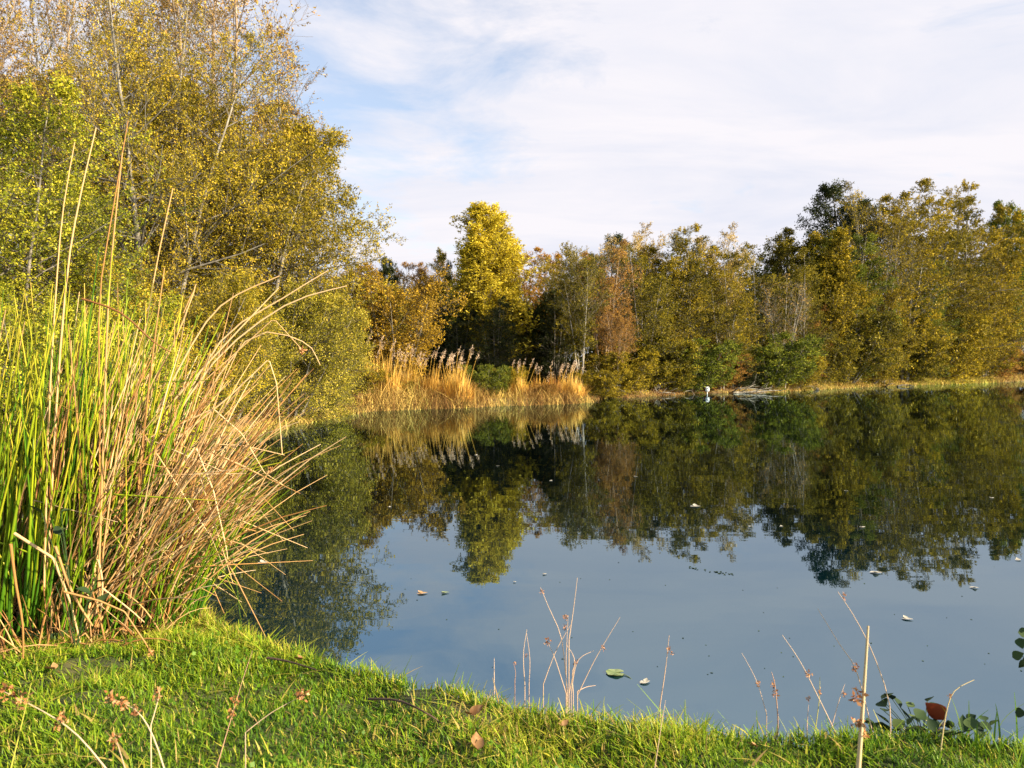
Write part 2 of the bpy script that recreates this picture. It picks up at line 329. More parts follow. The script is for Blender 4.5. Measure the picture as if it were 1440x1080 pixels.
# near-by trees on the left bank, finer leaves
arch('near_main', seed=90, H=14, stems=4, spread=2.6, cb=.16, Rc=4.2, prof='oval', nl=34, nb=8, nt=8, lpt=19, ls=.062, la=1.15, up=.35, flat=.35, tr=.14, upb=.2, topthin=.9, limbdrop=.12, jit=.5)
arch('near_side', seed=95, H=9, stems=5, spread=2.2, cb=.10, Rc=3.0, prof='oval', nl=26, nb=8, nt=8, lpt=17, ls=.066, la=1.15, up=.15, flat=.3, tr=.10, upb=.1, jit=.5)
arch('near_bush', seed=92, H=5, stems=10, spread=2.0, cb=.05, Rc=1.9, prof='dome', nl=12, nb=7, nt=8, lpt=18, ls=.06, la=.9, up=.1, flat=.1, tr=.05, upb=.1, base=.3, stemcurve=0, jit=.6, bl=.7)
arch('near_sparse', seed=93, H=16, stems=3, spread=1.6, cb=.35, Rc=2.8, prof='oval', nl=24, nb=7, nt=6, lpt=6, ls=.08, la=.75, up=.6, flat=0, tr=.13, upb=.4, leafdrop=.35)

def tree(nm, key, px, d, ytop, leaf, label, cat='tree', group=None, wx=None, rot=None, bark=None, sc=None, x=None):
    """a tree whose trunk foot stands at depth d in the direction of column px"""
    wm_, lm_, H = ARCH[key]
    x = (px - 720) / F * d if x is None else x
    h = CAMZ + (522 - ytop) * d / F
    z = gz(x, d); s = (h - z) / H
    e = empty(nm, (x, d, z - .03), rot if rot is not None else (px * 2.399) % 6.283)
    sxy = (wx if wx else 1.0) * s; e.scale = (sxy, sxy, s)
    tag(e, label, cat, group)
    for part, me, mt in (('trunk', wm_, bark or BARK), ('crown', lm_, LM[leaf])):
        o = link(part, me, e); o.material_slots[0].link = 'OBJECT'; o.material_slots[0].material = mt
    return e
G1 = 'trees on the far bank'; G2 = 'bushes along the far shore'; G3 = 'trees and bushes on the left bank'
# left bank (near)
tree('willow_tree', 'near_main', 215, 17.0, -70, 'nearwillow', 'big golden olive tree leaning over the left bank behind the rushes', group=G3, wx=.95, rot=.6)
tree('willow_tree', 'near_side', 350, 19.5, 95, 'nearwillow', 'golden green tree at the right end of the left bank with twigs against the sky', group=G3, wx=.98, rot=2.2)
tree('alder_tree', 'near_side', 20, 12.5, 130, 'neargreen', 'dense green tree at the left edge behind the tall rushes', group=G3, rot=4.0, wx=1.1)
tree('birch_tree', 'near_sparse', 35, 19, -140, 'sparse', 'thin pale trunked tree with sparse brown leaves at the top left corner', group=G3, rot=.3, bark=BARKT)
tree('birch_tree', 'near_sparse', 115, 21, -80, 'sparse', 'nearly bare slender tree rising between the green tree and the big golden tree', group=G3, rot=2.5, bark=BARKP)
tree('birch_tree', 'near_sparse', -70, 17, -200, 'sparse', 'sparse brown tree at the outer left edge of the photo', group=G3, rot=5, bark=BARKT)
tree('birch_tree', 'near_sparse', 300, 22, -190, 'sparse', 'sparse twiggy tree whose bare top rises highest beside the open sky', group=G3, rot=1.2, bark=BARKT, wx=1.15)
tree('birch_tree', 'near_sparse', 205, 23, -170, 'sparse', 'tall thinly leaved tree showing above the middle of the golden olive tree', group=G3, rot=3.6, bark=BARKP)
tree('birch_tree', 'near_sparse', 392, 21.5, 75, 'sparse', 'bare twigged tree whose fine branches reach furthest into the sky', group=G3, rot=4.4, bark=BARK, wx=1.25)
tree('bush', 'near_bush', 320, 17.2, 400, 'nearbush', 'green bush right behind the tips of the dry rushes', 'bush', group=G3, rot=1.0)
tree('bush', 'near_bush', 402, 19.2, 388, 'nearbush', 'yellow green bush hanging over the water left of the reeds', 'bush', group=G3, rot=3.1)
tree('bush', 'near_bush', 446, 22.4, 425, 'nearbush', 'golden bush at the water edge where the reeds begin', 'bush', group=G3, rot=5.1, wx=.8)
tree('bush', 'near_bush', 230, 14.0, 380, 'nearwillow', 'olive bush half hidden behind the dry rushes', 'bush', group=G3, rot=.4)
tree('bush', 'near_bush', 60, 10.5, 395, 'neargreen', 'dark green bush directly behind the green rush stems', 'bush', group=G3, rot=2.4)
tree('alder_tree', 'near_side', 300, 25, 150, 'olivegold', 'olive tree standing behind the bushes of the left bank', group=G3, rot=5.3)
tree('willow_tree', 'near_side', 90, 24, 60, 'nearwillow', 'golden tree filling the gap behind the left edge trees', group=G3, rot=1.3)
# cove behind the reeds
tree('willow_bush', 'dome0', 556, 31, 387, 'gold', 'round orange willow bush behind the left end of the reeds', 'bush', group=G1, wx=1.15)
tree('willow_bush', 'dome1', 508, 31.5, 405, 'olivegold', 'golden olive willow bush touching the left bank', 'bush', group=G1)
tree('oak_tree', 'oak0', 540, 52, 362, 'dark', 'dark green round tree showing above the orange willow bush', group=G1, wx=.8)
tree('alder_tree', 'alder1', 585, 46, 365, 'russet', 'brown tree just right of the orange willow bush', group=G1)
tree('alder_tree', 'sparse', 607, 50, 360, 'russet', 'brown thin topped tree left of the bright yellow tree', group=G1)
tree('alder_tree', 'alder2', 632, 48, 350, 'olive', 'olive tree close against the left side of the yellow tree', group=G1, wx=.8)
tree('poplar_tree', 'poplar', 690, 44, 297, 'yellow', 'bright yellow tree standing above the reeds', group=G1, wx=1.6)
tree('alder_tree', 'alder0', 645, 42.5, 425, 'dark', 'olive tree with leaves coloured dark for the shade at the foot of the yellow tree', group=G1)  # cove shade is put into the leaf colour here
tree('alder_tree', 'alder3', 760, 47, 342, 'orange', 'orange topped tree just right of the yellow tree', group=G1, wx=1.15)
tree('alder_tree', 'alder1', 738, 43.5, 425, 'olive', 'low olive tree in the shade under the orange topped tree', group=G1, wx=.9)
tree('birch_tree', 'birch0', 790, 43, 355, 'olivegold', 'pale stemmed birch at the dark corner of the cove', group=G1, bark=BARKP)
tree('alder_tree', 'alder2', 696, 41, 418, 'dark', 'low tree with leaves coloured dark for the deep shade right under the yellow tree', group=G1, wx=1.3)  # dark leaf colour paints the shade below the yellow crown
tree('alder_tree', 'alder3', 780, 42.5, 400, 'dark', 'tree with leaves coloured dark for the shade left of the white stems', group=G1, wx=1.2)  # dark leaf colour stands in for shade in this corner
# right wood, front row
T = [
 ('birch_tree', 'birch1', 818, 38, 352, 'olive', 'olive birch with several white stems left of the russet tree', 1, BARKP),
 ('alder_tree', 'sparse', 848, 39.5, 344, 'russet', 'russet red topped tree with thin bare stems', 1, BARKT),
 ('oak_tree', 'oak1', 848, 58, 332, 'dark', 'dark green tree top peeping out behind the russet tree', .7, BARKD),
 ('birch_tree', 'birch0', 882, 47, 328, 'pale', 'pale orange topped birch behind the olive trees', .9, BARKP),
 ('alder_tree', 'alder0', 905, 41.5, 342, 'olive', 'dark olive tree between the pale birch and the green gold tree', .9, BARK),
 ('alder_tree', 'alder1', 940, 45, 318, 'olivegold', 'green gold tree with the highest top left of the white post', 1, BARK),
 ('alder_tree', 'alder2', 975, 46, 330, 'olive', 'olive tree straight behind the white post', 1, BARK),
 ('alder_tree', 'sparse', 1005, 49, 322, 'pale', 'tree with pale feathery twigs showing at its top right of the white post', .9, BARKP),
 ('alder_tree', 'alder3', 1030, 47, 340, 'olivegold', 'rounded gold tree second to the right of the white post', 1, BARK),
 ('alder_tree', 'alder0', 1065, 51, 344, 'olive', 'olive green tree left of the bare pale tree', 1, BARK),
 ('bare_tree', 'bare', 1100, 50, 385, 'sparse', 'bare pale grey tree with upright stems among the olive trees right of the dead branches', 1, BARKP),
 ('oak_tree', 'oak0', 1112, 62, 330, 'olive', 'olive tree in the dip of the skyline left of the tall wood', 1.0, BARKD),
 ('alder_tree', 'alder1', 1128, 53, 352, 'olive', 'olive tree right behind the bare pale tree', .9, BARK),
 ('poplar_tree', 'poplar', 1162, 53, 328, 'olivegold', 'pointed yellow green tree below the tall dark tree', 1, BARK),
 ('alder_tree', 'alder2', 1198, 56, 325, 'green', 'light green tree beside the pointed yellow green tree', 1, BARK),
 ('oak_tree', 'oak1', 1192, 66, 256, 'dark', 'tallest dark green tree where the skyline steps up', .95, BARKD),
 ('alder_tree', 'sparse', 1232, 60, 262, 'olivegold', 'tall golden brown tree with an airy top beside the tall dark tree', 1, BARK),
 ('alder_tree', 'alder3', 1272, 64, 262, 'olivegold', 'tall golden olive tree, second right of the tall dark tree', 1, BARK),
 ('alder_tree', 'alder1', 1312, 70, 278, 'olive', 'olive tree with a slightly lower top in the tall right wood', 1, BARK),
 ('alder_tree', 'alder0', 1348, 74, 264, 'olivegold', 'tall tree with a thin spike at its top in the right wood', 1, BARK),
 ('alder_tree', 'alder2', 1380, 80, 290, 'olivegold', 'golden tree in the small dip near the right edge', 1, BARK),
 ('oak_tree', 'oak0', 1412, 92, 282, 'green', 'broad green tree near the right edge of the photo', .7, BARK),
 ('alder_tree', 'alder3', 1448, 100, 292, 'olivegold', 'golden tree cut by the right edge of the photo', 1, BARK),
 ('alder_tree', 'alder1', 1500, 108, 290, 'olive', 'olive tree just outside the right edge', 1, BARK),
 ('alder_tree', 'alder2', 1570, 112, 285, 'olivegold', 'second golden tree outside the right edge', 1, BARK),
 # lower trees standing in front
 ('alder_tree', 'alder2', 918, 44, 400, 'olive', 'lower olive tree in front of the green gold tree', 1, BARKP),
 ('alder_tree', 'sparse', 868, 38.5, 425, 'russet', 'small orange brown tree with white stems behind the dead leaning branch', 1, BARKT),
 ('alder_tree', 'alder0', 1015, 46, 400, 'olive', 'lower olive tree to the right above the white post', 1, BARKP),
 ('alder_tree', 'alder3', 1145, 51.5, 420, 'russet', 'low russet tree under the pointed yellow green tree', 1, BARK),
 ('alder_tree', 'alder1', 1190, 55, 385, 'olivegold', 'middle height golden tree under the light green tree', 1, BARK),
 ('alder_tree', 'alder0', 1240, 59, 370, 'olivegold', 'middle height gold tree below the tall airy tree', 1, BARK),
 ('alder_tree', 'alder2', 1290, 66, 360, 'green', 'lighter green tree halfway up the right wood', 1, BARK),
 ('alder_tree', 'alder3', 1335, 72, 375, 'olivegold', 'golden tree of middle height in the right wood', 1, BARK),
 ('alder_tree', 'alder1', 1385, 82, 365, 'olivegold', 'leafy gold tree of middle height near the right edge', 1, BARK),
 ('alder_tree', 'alder0', 1430, 96, 380, 'olive', 'lower olive tree close to the right edge', 1, BARK),
]
for nm, key, px, d, yt, leaf, lab, w_, bk in T: tree(nm, key, px, d * (1.12 if px > 1140 else 1), yt, leaf, lab, group=G1, wx=w_ * 1.18, bark=bk)
S = [
 ('shrub0', 843, 37, 520, 'olivegold', 'small golden shrub right of the reed spit'),
 ('shrub1', 875, 39, 495, 'olivegold', 'yellow olive shrub behind the dead leaning branch'),
 ('shrub2', 908, 42.5, 475, 'olive', 'olive shrub between the leaning branch and the white post'),
 ('shrub0', 940, 43, 503, 'olive', 'low olive shrub just left of the white post'),
 ('shrub1', 968, 44.5, 478, 'green', 'bright green leafy shrub beside the white post'),
 ('shrub2', 1005, 46.5, 495, 'russet', 'russet shrub right behind the white post'),
 ('shrub0', 1040, 47.5, 510, 'dark', 'dark shrub above the heap of dead branches'),
 ('shrub1', 1078, 49, 470, 'green', 'green gold shrub with fanning stems right of the dead branches'),
 ('shrub2', 1112, 51, 498, 'olivegold', 'olive gold shrub above the dark log'),
 ('shrub0', 1150, 54, 470, 'olive', 'olive shrub at the start of the golden bank'),
 ('shrub1', 1185, 57, 440, 'olive', 'olive green shrub above the golden bank'),
 ('shrub2', 1222, 60, 485, 'olivegold', 'gold shrub beside the dark gap at the water'),
 ('shrub0', 1270, 68, 460, 'olive', 'olive shrub right of the dark gap at the water'),
 ('shrub1', 1310, 74, 445, 'olivegold', 'golden shrub with many stems on the right shore'),
 ('shrub2', 1350, 81, 475, 'olivegold', 'golden shrub above the bright yellow strip of grass'),
 ('shrub0', 1390, 90, 480, 'russet', 'brown thicket near the right edge'),
 ('shrub1', 1432, 102, 485, 'russet', 'brown thicket cut by the right edge'),
]
for key, px, d, yt, leaf, lab in S: tree('bush', key, px, d + (5.0 if px > 1140 else 0), yt, leaf, lab, 'bush', G2, wx=1.2 if px > 1140 else 1.5)
# small green and rusty shrubs among the reeds
tree('bush', 'shrub1', 680, 30.5, 512, 'green', 'bright green bush growing between the reed clumps', 'bush', 'bushes among the reeds', wx=1.2)
tree('bush', 'shrub2', 712, 31.5, 515, 'olivegold', 'olive bush right of the bright green bush in the reeds', 'bush', 'bushes among the reeds')
tree('bush', 'shrub0', 566, 28, 535, 'green', 'low green bush at the foot of the left reeds', 'bush', 'bushes among the reeds')
tree('bush', 'shrub2', 520, 27.5, 515, 'olivegold', 'golden bush in front of the leftmost reeds', 'bush', 'bushes among the reeds')

tree('bush', 'shrub0', 628, 29, 540, 'green', 'small green bush at the foot of the middle reeds', 'bush', 'bushes among the reeds', wx=1.2)
tree('bush', 'shrub2', 592, 28.3, 536, 'olive', 'small olive bush among the reeds with the most plumes', 'bush', 'bushes among the reeds', wx=1.1)
tree('bush', 'shrub1', 766, 31, 538, 'russet', 'rusty low bush between the reed tufts right of the green bush', 'bush', 'bushes among the reeds', wx=1.4)
# far woodland mass behind the trees one can tell apart
rng = np.random.default_rng(5)
mb = MB(); pts = []
def mass(p0, p1, n, hmax, depth=14, low=0.0):
    t = rng.uniform(0, 1, n); o_ = rng.uniform(0, depth, n)
    p0 = np.array(p0, float); p1 = np.array(p1, float); e = nrm(p1 - p0); nn = np.array([-e[1], e[0]])
    if nn[1] < 0: nn = -nn
    xy = p0 + (p1 - p0) * t[:, None] + nn * o_[:, None]
    s = t * np.linalg.norm(p1 - p0)
    hh = hmax * (.78 + .14 * np.sin(s * .9 + 1) * np.sin(s * .37) + .10 * np.sin(s * 2.3))
    z = hh * rng.uniform(low, 1, n) ** .8
    return np.column_stack([xy, z + .2])
pts.append(mass((-9, 42.5), (3, 43), 16000, 6.0, 5)); pts.append(mass((-16, 47), (4, 50), 16000, 7.2)); pts.append(mass((2, 50), (20, 56), 16000, 9.0)); pts.append(mass((18, 60), (34, 72), 16000, 12.5))  # first band fills the shaded cove with dark leaf colour
pts.append(mass((30, 76), (62, 98), 22000, 16)); pts.append(mass((60, 108), (150, 130), 14000, 15, 20)); pts.append(mass((-60, 28), (-14, 36), 16000, 9))
pp = np.concatenate(pts); leaves(mb, pp, rng, .34, .55, b=rng.uniform(0, 1, len(pp)))
tag(link('woodland', mb.mesh('woodland', LM['dark'])), 'mass of woodland with leaves coloured dark for shade, closing the view behind the lakeside trees', 'woodland', kind='stuff')  # shade behind the trees is painted by the dark leaf colour

# ------------------------------------------------------------------ reeds on the spit
REEDM = tonemat('reed_straw', [(.28, .11, .025), (.56, .29, .05), (.80, .50, .08), (.76, .52, .18)], .7, .3)
PLM = tonemat('reed_plume', [(.40, .26, .16), (.66, .48, .32), (.78, .62, .44)], .9, .35)
LITM = tonemat('dry_litter', [(.22, .11, .03), (.46, .29, .07), (.66, .46, .12), (.45, .40, .06)], .8, .2)
def blades(mb, rng, base, h, lean, w, az=None, curve=.5, n=5, a=None, b=None):
    """flat tapering blades; base (m,3)"""
    m = len(base); az = rng.uniform(0, 6.283, m) if az is None else az
    d = np.stack([np.cos(az), np.sin(az), 0 * az], 1); sd = np.stack([-np.sin(az + rng.normal(0, .6, m)), np.cos(az), 0 * az], 1); sd = nrm(sd)
    s = np.linspace(0, 1, n)[None, :, None]
    ln = (lean * h)[:, None, None]
    zz = h[:, None, None] * (s - .25 * np.minimum(lean, 1.2)[:, None, None] * curve * s ** 2)
    P = base[:, None, :] + d[:, None, :] * ln * (s * (1 - curve) + curve * s ** 2) + np.array([0, 0, 1.0]) * zz
    ww = (w[:, None, None] * (1 - s ** 2.2) * .5 + .0004)
    Lv = P - sd[:, None, :] * ww; Rv = P + sd[:, None, :] * ww
    v = np.stack([Lv, Rv], 2).reshape(-1, 3)
    i = (np.arange(m) * n * 2)[:, None]; k = (np.arange(n - 1) * 2)[None, :]
    q = np.stack([i + k, i + k + 1, i + k + 3, i + k + 2], -1).reshape(-1, 4)
    A_ = rng.uniform(0, 1, m) if a is None else a
    Bb = rng.uniform(0, 1, m) if b is None else b
    if A_.ndim == 1: A_ = np.repeat(A_, n * 2)
    else: A_ = np.repeat(A_.ravel(), 2)
    mb.add(v, q=q, a=A_, b=np.repeat(Bb, n * 2))
    return P
def reed(px, d, ytop, r, label, dens=1.0, nplume=8, tone=.6):
    x = (px - 720) / F * d; z = gz(x, d); z = max(z, -.05); rng = np.random.default_rng(int(px * 7 + d))
    h0 = CAMZ + (522 - ytop) * d / F - z
    e = tag(empty('reed_clump', (x, d, z)), label, 'reeds', 'reed clumps on the spit')
    m = int(420 * dens); a = rng.uniform(0, 6.283, m); q = r * np.sqrt(rng.uniform(0, 1, m))
    base = np.stack([q * np.cos(a), q * np.sin(a), 0 * a], 1); mb = MB()
    hh = h0 * rng.uniform(.4, .95, m) * (1 - .6 * (q / r) ** 1.6)
    ta = np.clip(tone + rng.normal(0, .22, m), 0, 1)[:, None] * np.linspace(.55, 1.1, 5)[None, :]
    blades(mb, rng, base, hh, np.abs(rng.normal(.12, .10, m)), rng.uniform(.015, .035, m), az=a, curve=.7, a=np.clip(ta, 0, 1))
    m2 = int(260 * dens); a2 = rng.uniform(0, 6.283, m2); q2 = r * 1.1 * np.sqrt(rng.uniform(0, 1, m2))
    blades(mb, rng, np.stack([q2 * np.cos(a2), q2 * np.sin(a2), 0 * a2], 1), h0 * rng.uniform(.15, .5, m2), rng.uniform(.3, .9, m2), rng.uniform(.015, .03, m2), az=a2, a=rng.uniform(0, .55, m2))
    link('foliage', mb.mesh('reed_foliage', REEDM), e)['kind'] = 'stuff'
    for k in range(nplume):
        a = rng.uniform(0, 6.283); q = r * .7 * math.sqrt(rng.uniform(0, 1)); ht = h0 * rng.uniform(.74, 1.08)
        b0 = np.array([q * math.cos(a), q * math.sin(a), 0]); top = b0 + np.array([math.cos(a) * .15, math.sin(a) * .15, ht])
        top[0] += rng.uniform(-.3, .35)
        s = np.linspace(0, 1, 5)[:, None]; P = b0 + (top - b0) * s; P[:, 0] += .06 * s[:, 0] ** 2
        m1 = MB(); tubes(m1, P[None], np.linspace(.008, .005, 5)[None], 4, a=.6); st = link('stem', m1.mesh('reed_stem', REEDM), e)
        m1 = MB(); n_ = 34; u = rng.uniform(0, 1, n_)
        c = P[-1] + np.array([.10, 0, .0]) * u[:, None] ** 1.5 + np.array([0, 0, -.28]) * (.5 - u)[:, None] * 1.2
        leaves(m1, c + rng.normal(size=c.shape) * .014 * (1.3 - u)[:, None], rng, .085, .18, upb=0, hang=-.8)
        link('plume', m1.mesh('reed_plume', PLM), st)
    return e
RD = [
 (522, 28.5, 462, .55, 'tall straw reeds at the far left of the spit beside the golden bush', 1.2, 5, .75),
 (545, 27.5, 470, .5, 'straw reeds second from the left on the spit', 1, 8, .7),
 (572, 28.5, 478, .55, 'golden reeds with many grey plumes below the orange willow bush', 1.2, 13, .8),
 (608, 28.0, 486, .5, 'golden reeds with feathery plumes in front of the dark cove', 1.2, 12, .65),
 (643, 27.8, 482, .5, 'bright gold reeds with the tallest plumes left of the green bush', 1.3, 14, .85),
 (728, 31.0, 498, .42, 'slim gold reed tuft with pinkish plumes right of the green bush', 1, 9, .8),
 (755, 31.5, 505, .35, 'thin low reed tuft with a few white plumes', .6, 4, .5),
 (778, 32.0, 502, .5, 'rusty orange reeds toward the tip of the spit', .9, 6, .35),
 (803, 32.2, 498, .55, 'bright gold reeds with plumes at the tip of the spit', 1.3, 10, .85),
]
for r_ in RD: reed(r_[0], r_[1], r_[2] + 15, *r_[3:7], r_[7] - .12)
# dry grass, sedge and litter along the shores (ground cover, nobody could count it)
rng = np.random.default_rng(8); mb = MB()
def strip(n, pxs, w, hr, tone, far=True):
    """scatter along far shore polygon between columns"""
    P_ = np.array([onz(x, y)[:2] for x, y in far_px][::-1]); cx = 720 + P_[:, 0] / P_[:, 1] * F
    seg = np.linalg.norm(np.diff(P_, axis=0), axis=1); cum = np.concatenate([[0], np.cumsum(seg)])
    o_ = np.argsort(cx); s0, s1 = np.interp(pxs[0], cx[o_], cum[o_]), np.interp(pxs[1], cx[o_], cum[o_])
    s = rng.uniform(s0, s1, n); x = np.interp(s, cum, P_[:, 0]); y = np.interp(s, cum, P_[:, 1])
    x = x + rng.normal(0, .3, n) * .5; y = y + rng.uniform(-.15, w, n)
    z = ground(x, y); z = np.maximum(z, -.02)
    h = rng.uniform(*hr, n); sc = np.maximum(1, y / 30)
    blades(mb, rng, np.stack([x, y, z], 1), h, rng.uniform(.3, 1.6, n), rng.uniform(.012, .03, n) * sc, a=np.clip(rng.normal(tone, .22, n) + .35 * np.sin(s * 2.1) * np.sin(s * .83 + 1), 0, 1), n=4)
strip(6500, (485, 825), 4.5, (.10, .5), .22); strip(1100, (515, 668), 2.6, (.3, .9), .3); strip(700, (722, 818), 2.4, (.2, .7), .25)
strip(2500, (320, 500), 3.0, (.08, .3), .65)
strip(1800, (826, 1060), 1.2, (.08, .25), .0); strip(8000, (1090, 1290), 4.0, (.15, .45), .6)
strip(8000, (1290, 1400), 5.0, (.25, .6), .95); strip(3500, (1390, 1520), 5.0, (.2, .8), .4)
tag(link('shore_grass', mb.mesh('shore_grass', LITM)), 'dry golden grass and litter fringing the far shores', 'grass', kind='stuff')

# ------------------------------------------------------------------ near bank grass
rng = np.random.default_rng(21)
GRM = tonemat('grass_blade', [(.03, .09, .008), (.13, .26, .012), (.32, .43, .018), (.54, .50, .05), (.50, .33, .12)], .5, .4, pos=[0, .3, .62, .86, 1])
mb = MB()
def lawn(n, x0, x1, y0, y1, hs=(.018, .052), ws=(.0016, .0034)):
    x = rng.uniform(x0, x1, n); y = rng.uniform(y0, y1, n); sd = sdist(x, y); k = (sd > -.02 + .035 * wav(x, y, 9, 3)) & ((wav(x, y, 6.3, 11) + .8 * wav(x, y, 19, 4) < 1.0) | (rng.uniform(0, 1, n) < .25)); x, y, sd = x[k], y[k], sd[k]
    z = ground(x, y, sd) - .004; n = len(x)
    pt = .5 + .5 * wav(x, y, 3.3, 5) ; fine = .5 + .5 * wav(x, y, 17, 2)
    h = rng.uniform(*hs, n) * (.5 + .9 * pt * fine) * np.where(rng.uniform(0, 1, n) < .03, 1.7, 1) * np.where(sd < .14, 1.15 + 1.0 * np.clip(wav(x, y, 8, 6), 0, 1), 1)
    tone = np.clip(.44 + .46 * (pt - .5) + .22 * (fine - .5) + rng.normal(0, .19, n), .02, .84)
    dry = rng.uniform(0, 1, n) < (.07 + .30 * np.exp(-(((x + .05) / .35) ** 2 + ((y - 1.9) / .16) ** 2)) + .6 * np.exp(-(((x + 1.5) / .55) ** 2 + ((y - 2.72) / .2) ** 2)))
    tone = np.where(dry, rng.uniform(.86, 1, n), tone)
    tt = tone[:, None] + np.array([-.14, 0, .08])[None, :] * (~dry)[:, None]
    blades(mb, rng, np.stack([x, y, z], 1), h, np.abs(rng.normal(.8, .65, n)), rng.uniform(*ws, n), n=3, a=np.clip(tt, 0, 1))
lawn(250000, -2.3, 1.7, 1.35, 3.9); lawn(40000, -4, 3.4, .2, 4.6, ws=(.004, .006)); lawn(16000, -9, -2, 3.0, 9, (.04, .12), (.005, .008))
n = 5200; x = rng.uniform(-2.2, 1.6, n); y = rng.uniform(1.4, 3.6, n); k = (sdist(x, y) > .03) & (wav(x, y, 4.1, 7) + rng.normal(0, .3, n) > .25); x, y = x[k], y[k]
pp = np.stack([x, y, ground(x, y) + rng.uniform(.012, .035, len(x))], 1); leaves(mb, np.repeat(pp, 3, 0), rng, .012, .9, a=np.repeat(rng.uniform(.05, .35, len(x)), 3), b=.5, upb=1.2, fold=False)
n = 1500; x = rng.uniform(-2.3, 1.6, n); y = rng.uniform(1.4, 3.7, n); k = (sdist(x, y) > .02) & (rng.uniform(0, 1, n) < .15 + .85 * (wav(x, y, 3.7, 9) > .1)); x, y = x[k], y[k]; n = len(x)
blades(mb, rng, np.stack([x, y, ground(x, y) + .012], 1), rng.uniform(.012, .03, n), rng.uniform(1.5, 5, n), rng.uniform(.002, .007, n), n=4, a=rng.uniform(.86, 1, n))
tag(link('grass', mb.mesh('grass', GRM)), 'short bright green grass covering the near bank', 'grass', kind='stuff')

# ------------------------------------------------------------------ rush clump
rng = np.random.default_rng(33)
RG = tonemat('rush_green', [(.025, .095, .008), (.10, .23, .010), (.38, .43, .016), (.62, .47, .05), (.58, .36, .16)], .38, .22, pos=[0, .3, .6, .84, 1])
RDY = tonemat('rush_dry', [(.18, .07, .02), (.46, .23, .07), (.70, .43, .18), (.84, .62, .36)], .55, .15)
bc = onz(70, 875, GZ); ez = gz(bc[0], bc[1])
rush = tag(empty('rush_clump', (bc[0], bc[1], ez)), 'huge clump of green and straw coloured rushes at the left edge of the bank', 'rushes')
def stems(mb, m, rad, L, lx, ly, rw, tone, curve=.25, n=7, off=(0, 0), sides=4, bend=0.0, kink=.12):
    a = rng.uniform(0, 6.283, m); q = rad * np.sqrt(rng.uniform(0, 1, m))
    b = np.stack([q * np.cos(a) * 1.05 + off[0], q * np.sin(a) * .8 + off[1], np.full(m, -.03)], 1)
    s = np.linspace(0, 1, n)[None, :]
    P = np.zeros((m, n, 3)); Lx = lx * L; Ly = ly * L
    for k_, v_ in ((0, Lx), (1, Ly)): P[..., k_] = b[:, k_:k_ + 1] + v_[:, None] * (s * (1 - curve) + curve * s ** 2)
    hz = L * np.sqrt(np.clip(1 - (lx ** 2 + ly ** 2), .05, 1))
    P[..., 2] = b[:, 2:3] + hz[:, None] * s - (bend * L * (np.abs(lx) + .2))[:, None] * s ** 3
    rr_ = rw[:, None] * (1 - .75 * s ** 1.5)
    if kink:
        kb = rng.uniform(0, 1, m) < kink; at = rng.integers(3, n - 1, m); dr = rng.uniform(-.9, .5, m); dx_ = rng.uniform(-.3, 1, m)
        for g in np.where(kb)[0]:
            st_ = L[g] / (n - 1)
            for c_ in range(at[g] + 1, n): P[g, c_] = P[g, c_ - 1] + st_ * nrm(np.array([dx_[g] * .7 + .2, .1 * dx_[g], dr[g]]))
    tone = np.broadcast_to(tone, (m, n)) + rng.normal(0, .07, (m, n))
    tubes(mb, P, rr_, sides, a=np.clip(tone, 0, 1), b=rng.uniform(0, 1, m))
    return P
s7 = np.linspace(0, 1, 7)[None, :]
mb = MB(); m = 600
L_ = rng.uniform(.6, 1.28, m); L_[:16] = rng.uniform(1.0, 1.4, 16)
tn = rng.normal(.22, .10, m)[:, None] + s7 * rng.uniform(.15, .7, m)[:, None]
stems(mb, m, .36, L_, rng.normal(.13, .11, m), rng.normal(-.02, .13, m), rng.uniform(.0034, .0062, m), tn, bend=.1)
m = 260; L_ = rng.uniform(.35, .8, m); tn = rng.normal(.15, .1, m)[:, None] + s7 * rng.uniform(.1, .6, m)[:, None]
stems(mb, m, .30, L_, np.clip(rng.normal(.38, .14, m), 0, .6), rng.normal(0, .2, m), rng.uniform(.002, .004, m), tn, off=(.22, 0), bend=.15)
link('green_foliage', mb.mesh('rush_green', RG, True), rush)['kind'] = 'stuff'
mb = MB(); m = 330; L_ = rng.uniform(.6, 1.22, m); L_[:18] = rng.uniform(1.0, 1.36, 18)
tn = rng.normal(.45, .22, m)[:, None] + s7 * rng.uniform(-.1, .35, m)[:, None]
lx_ = np.clip(rng.normal(.40, .16, m), -.1, .8); lx_[:18] = rng.normal(.14, .08, 18)
stems(mb, m, .30, L_, lx_, rng.normal(0, .18, m), rng.uniform(.003, .0055, m), tn, bend=.14, off=(.13, 0))
m = 580; L_ = rng.uniform(.45, 1.05, m)
tn = rng.normal(.55, .2, m)[:, None] + s7 * rng.uniform(-.1, .35, m)[:, None]
lx_ = rng.uniform(.2, .8, m)
stems(mb, m, .24, L_ * (1.05 - .25 * lx_), lx_, rng.normal(0, .2, m), rng.uniform(.0024, .004, m), tn, off=(.06, 0), bend=.13, curve=.1)
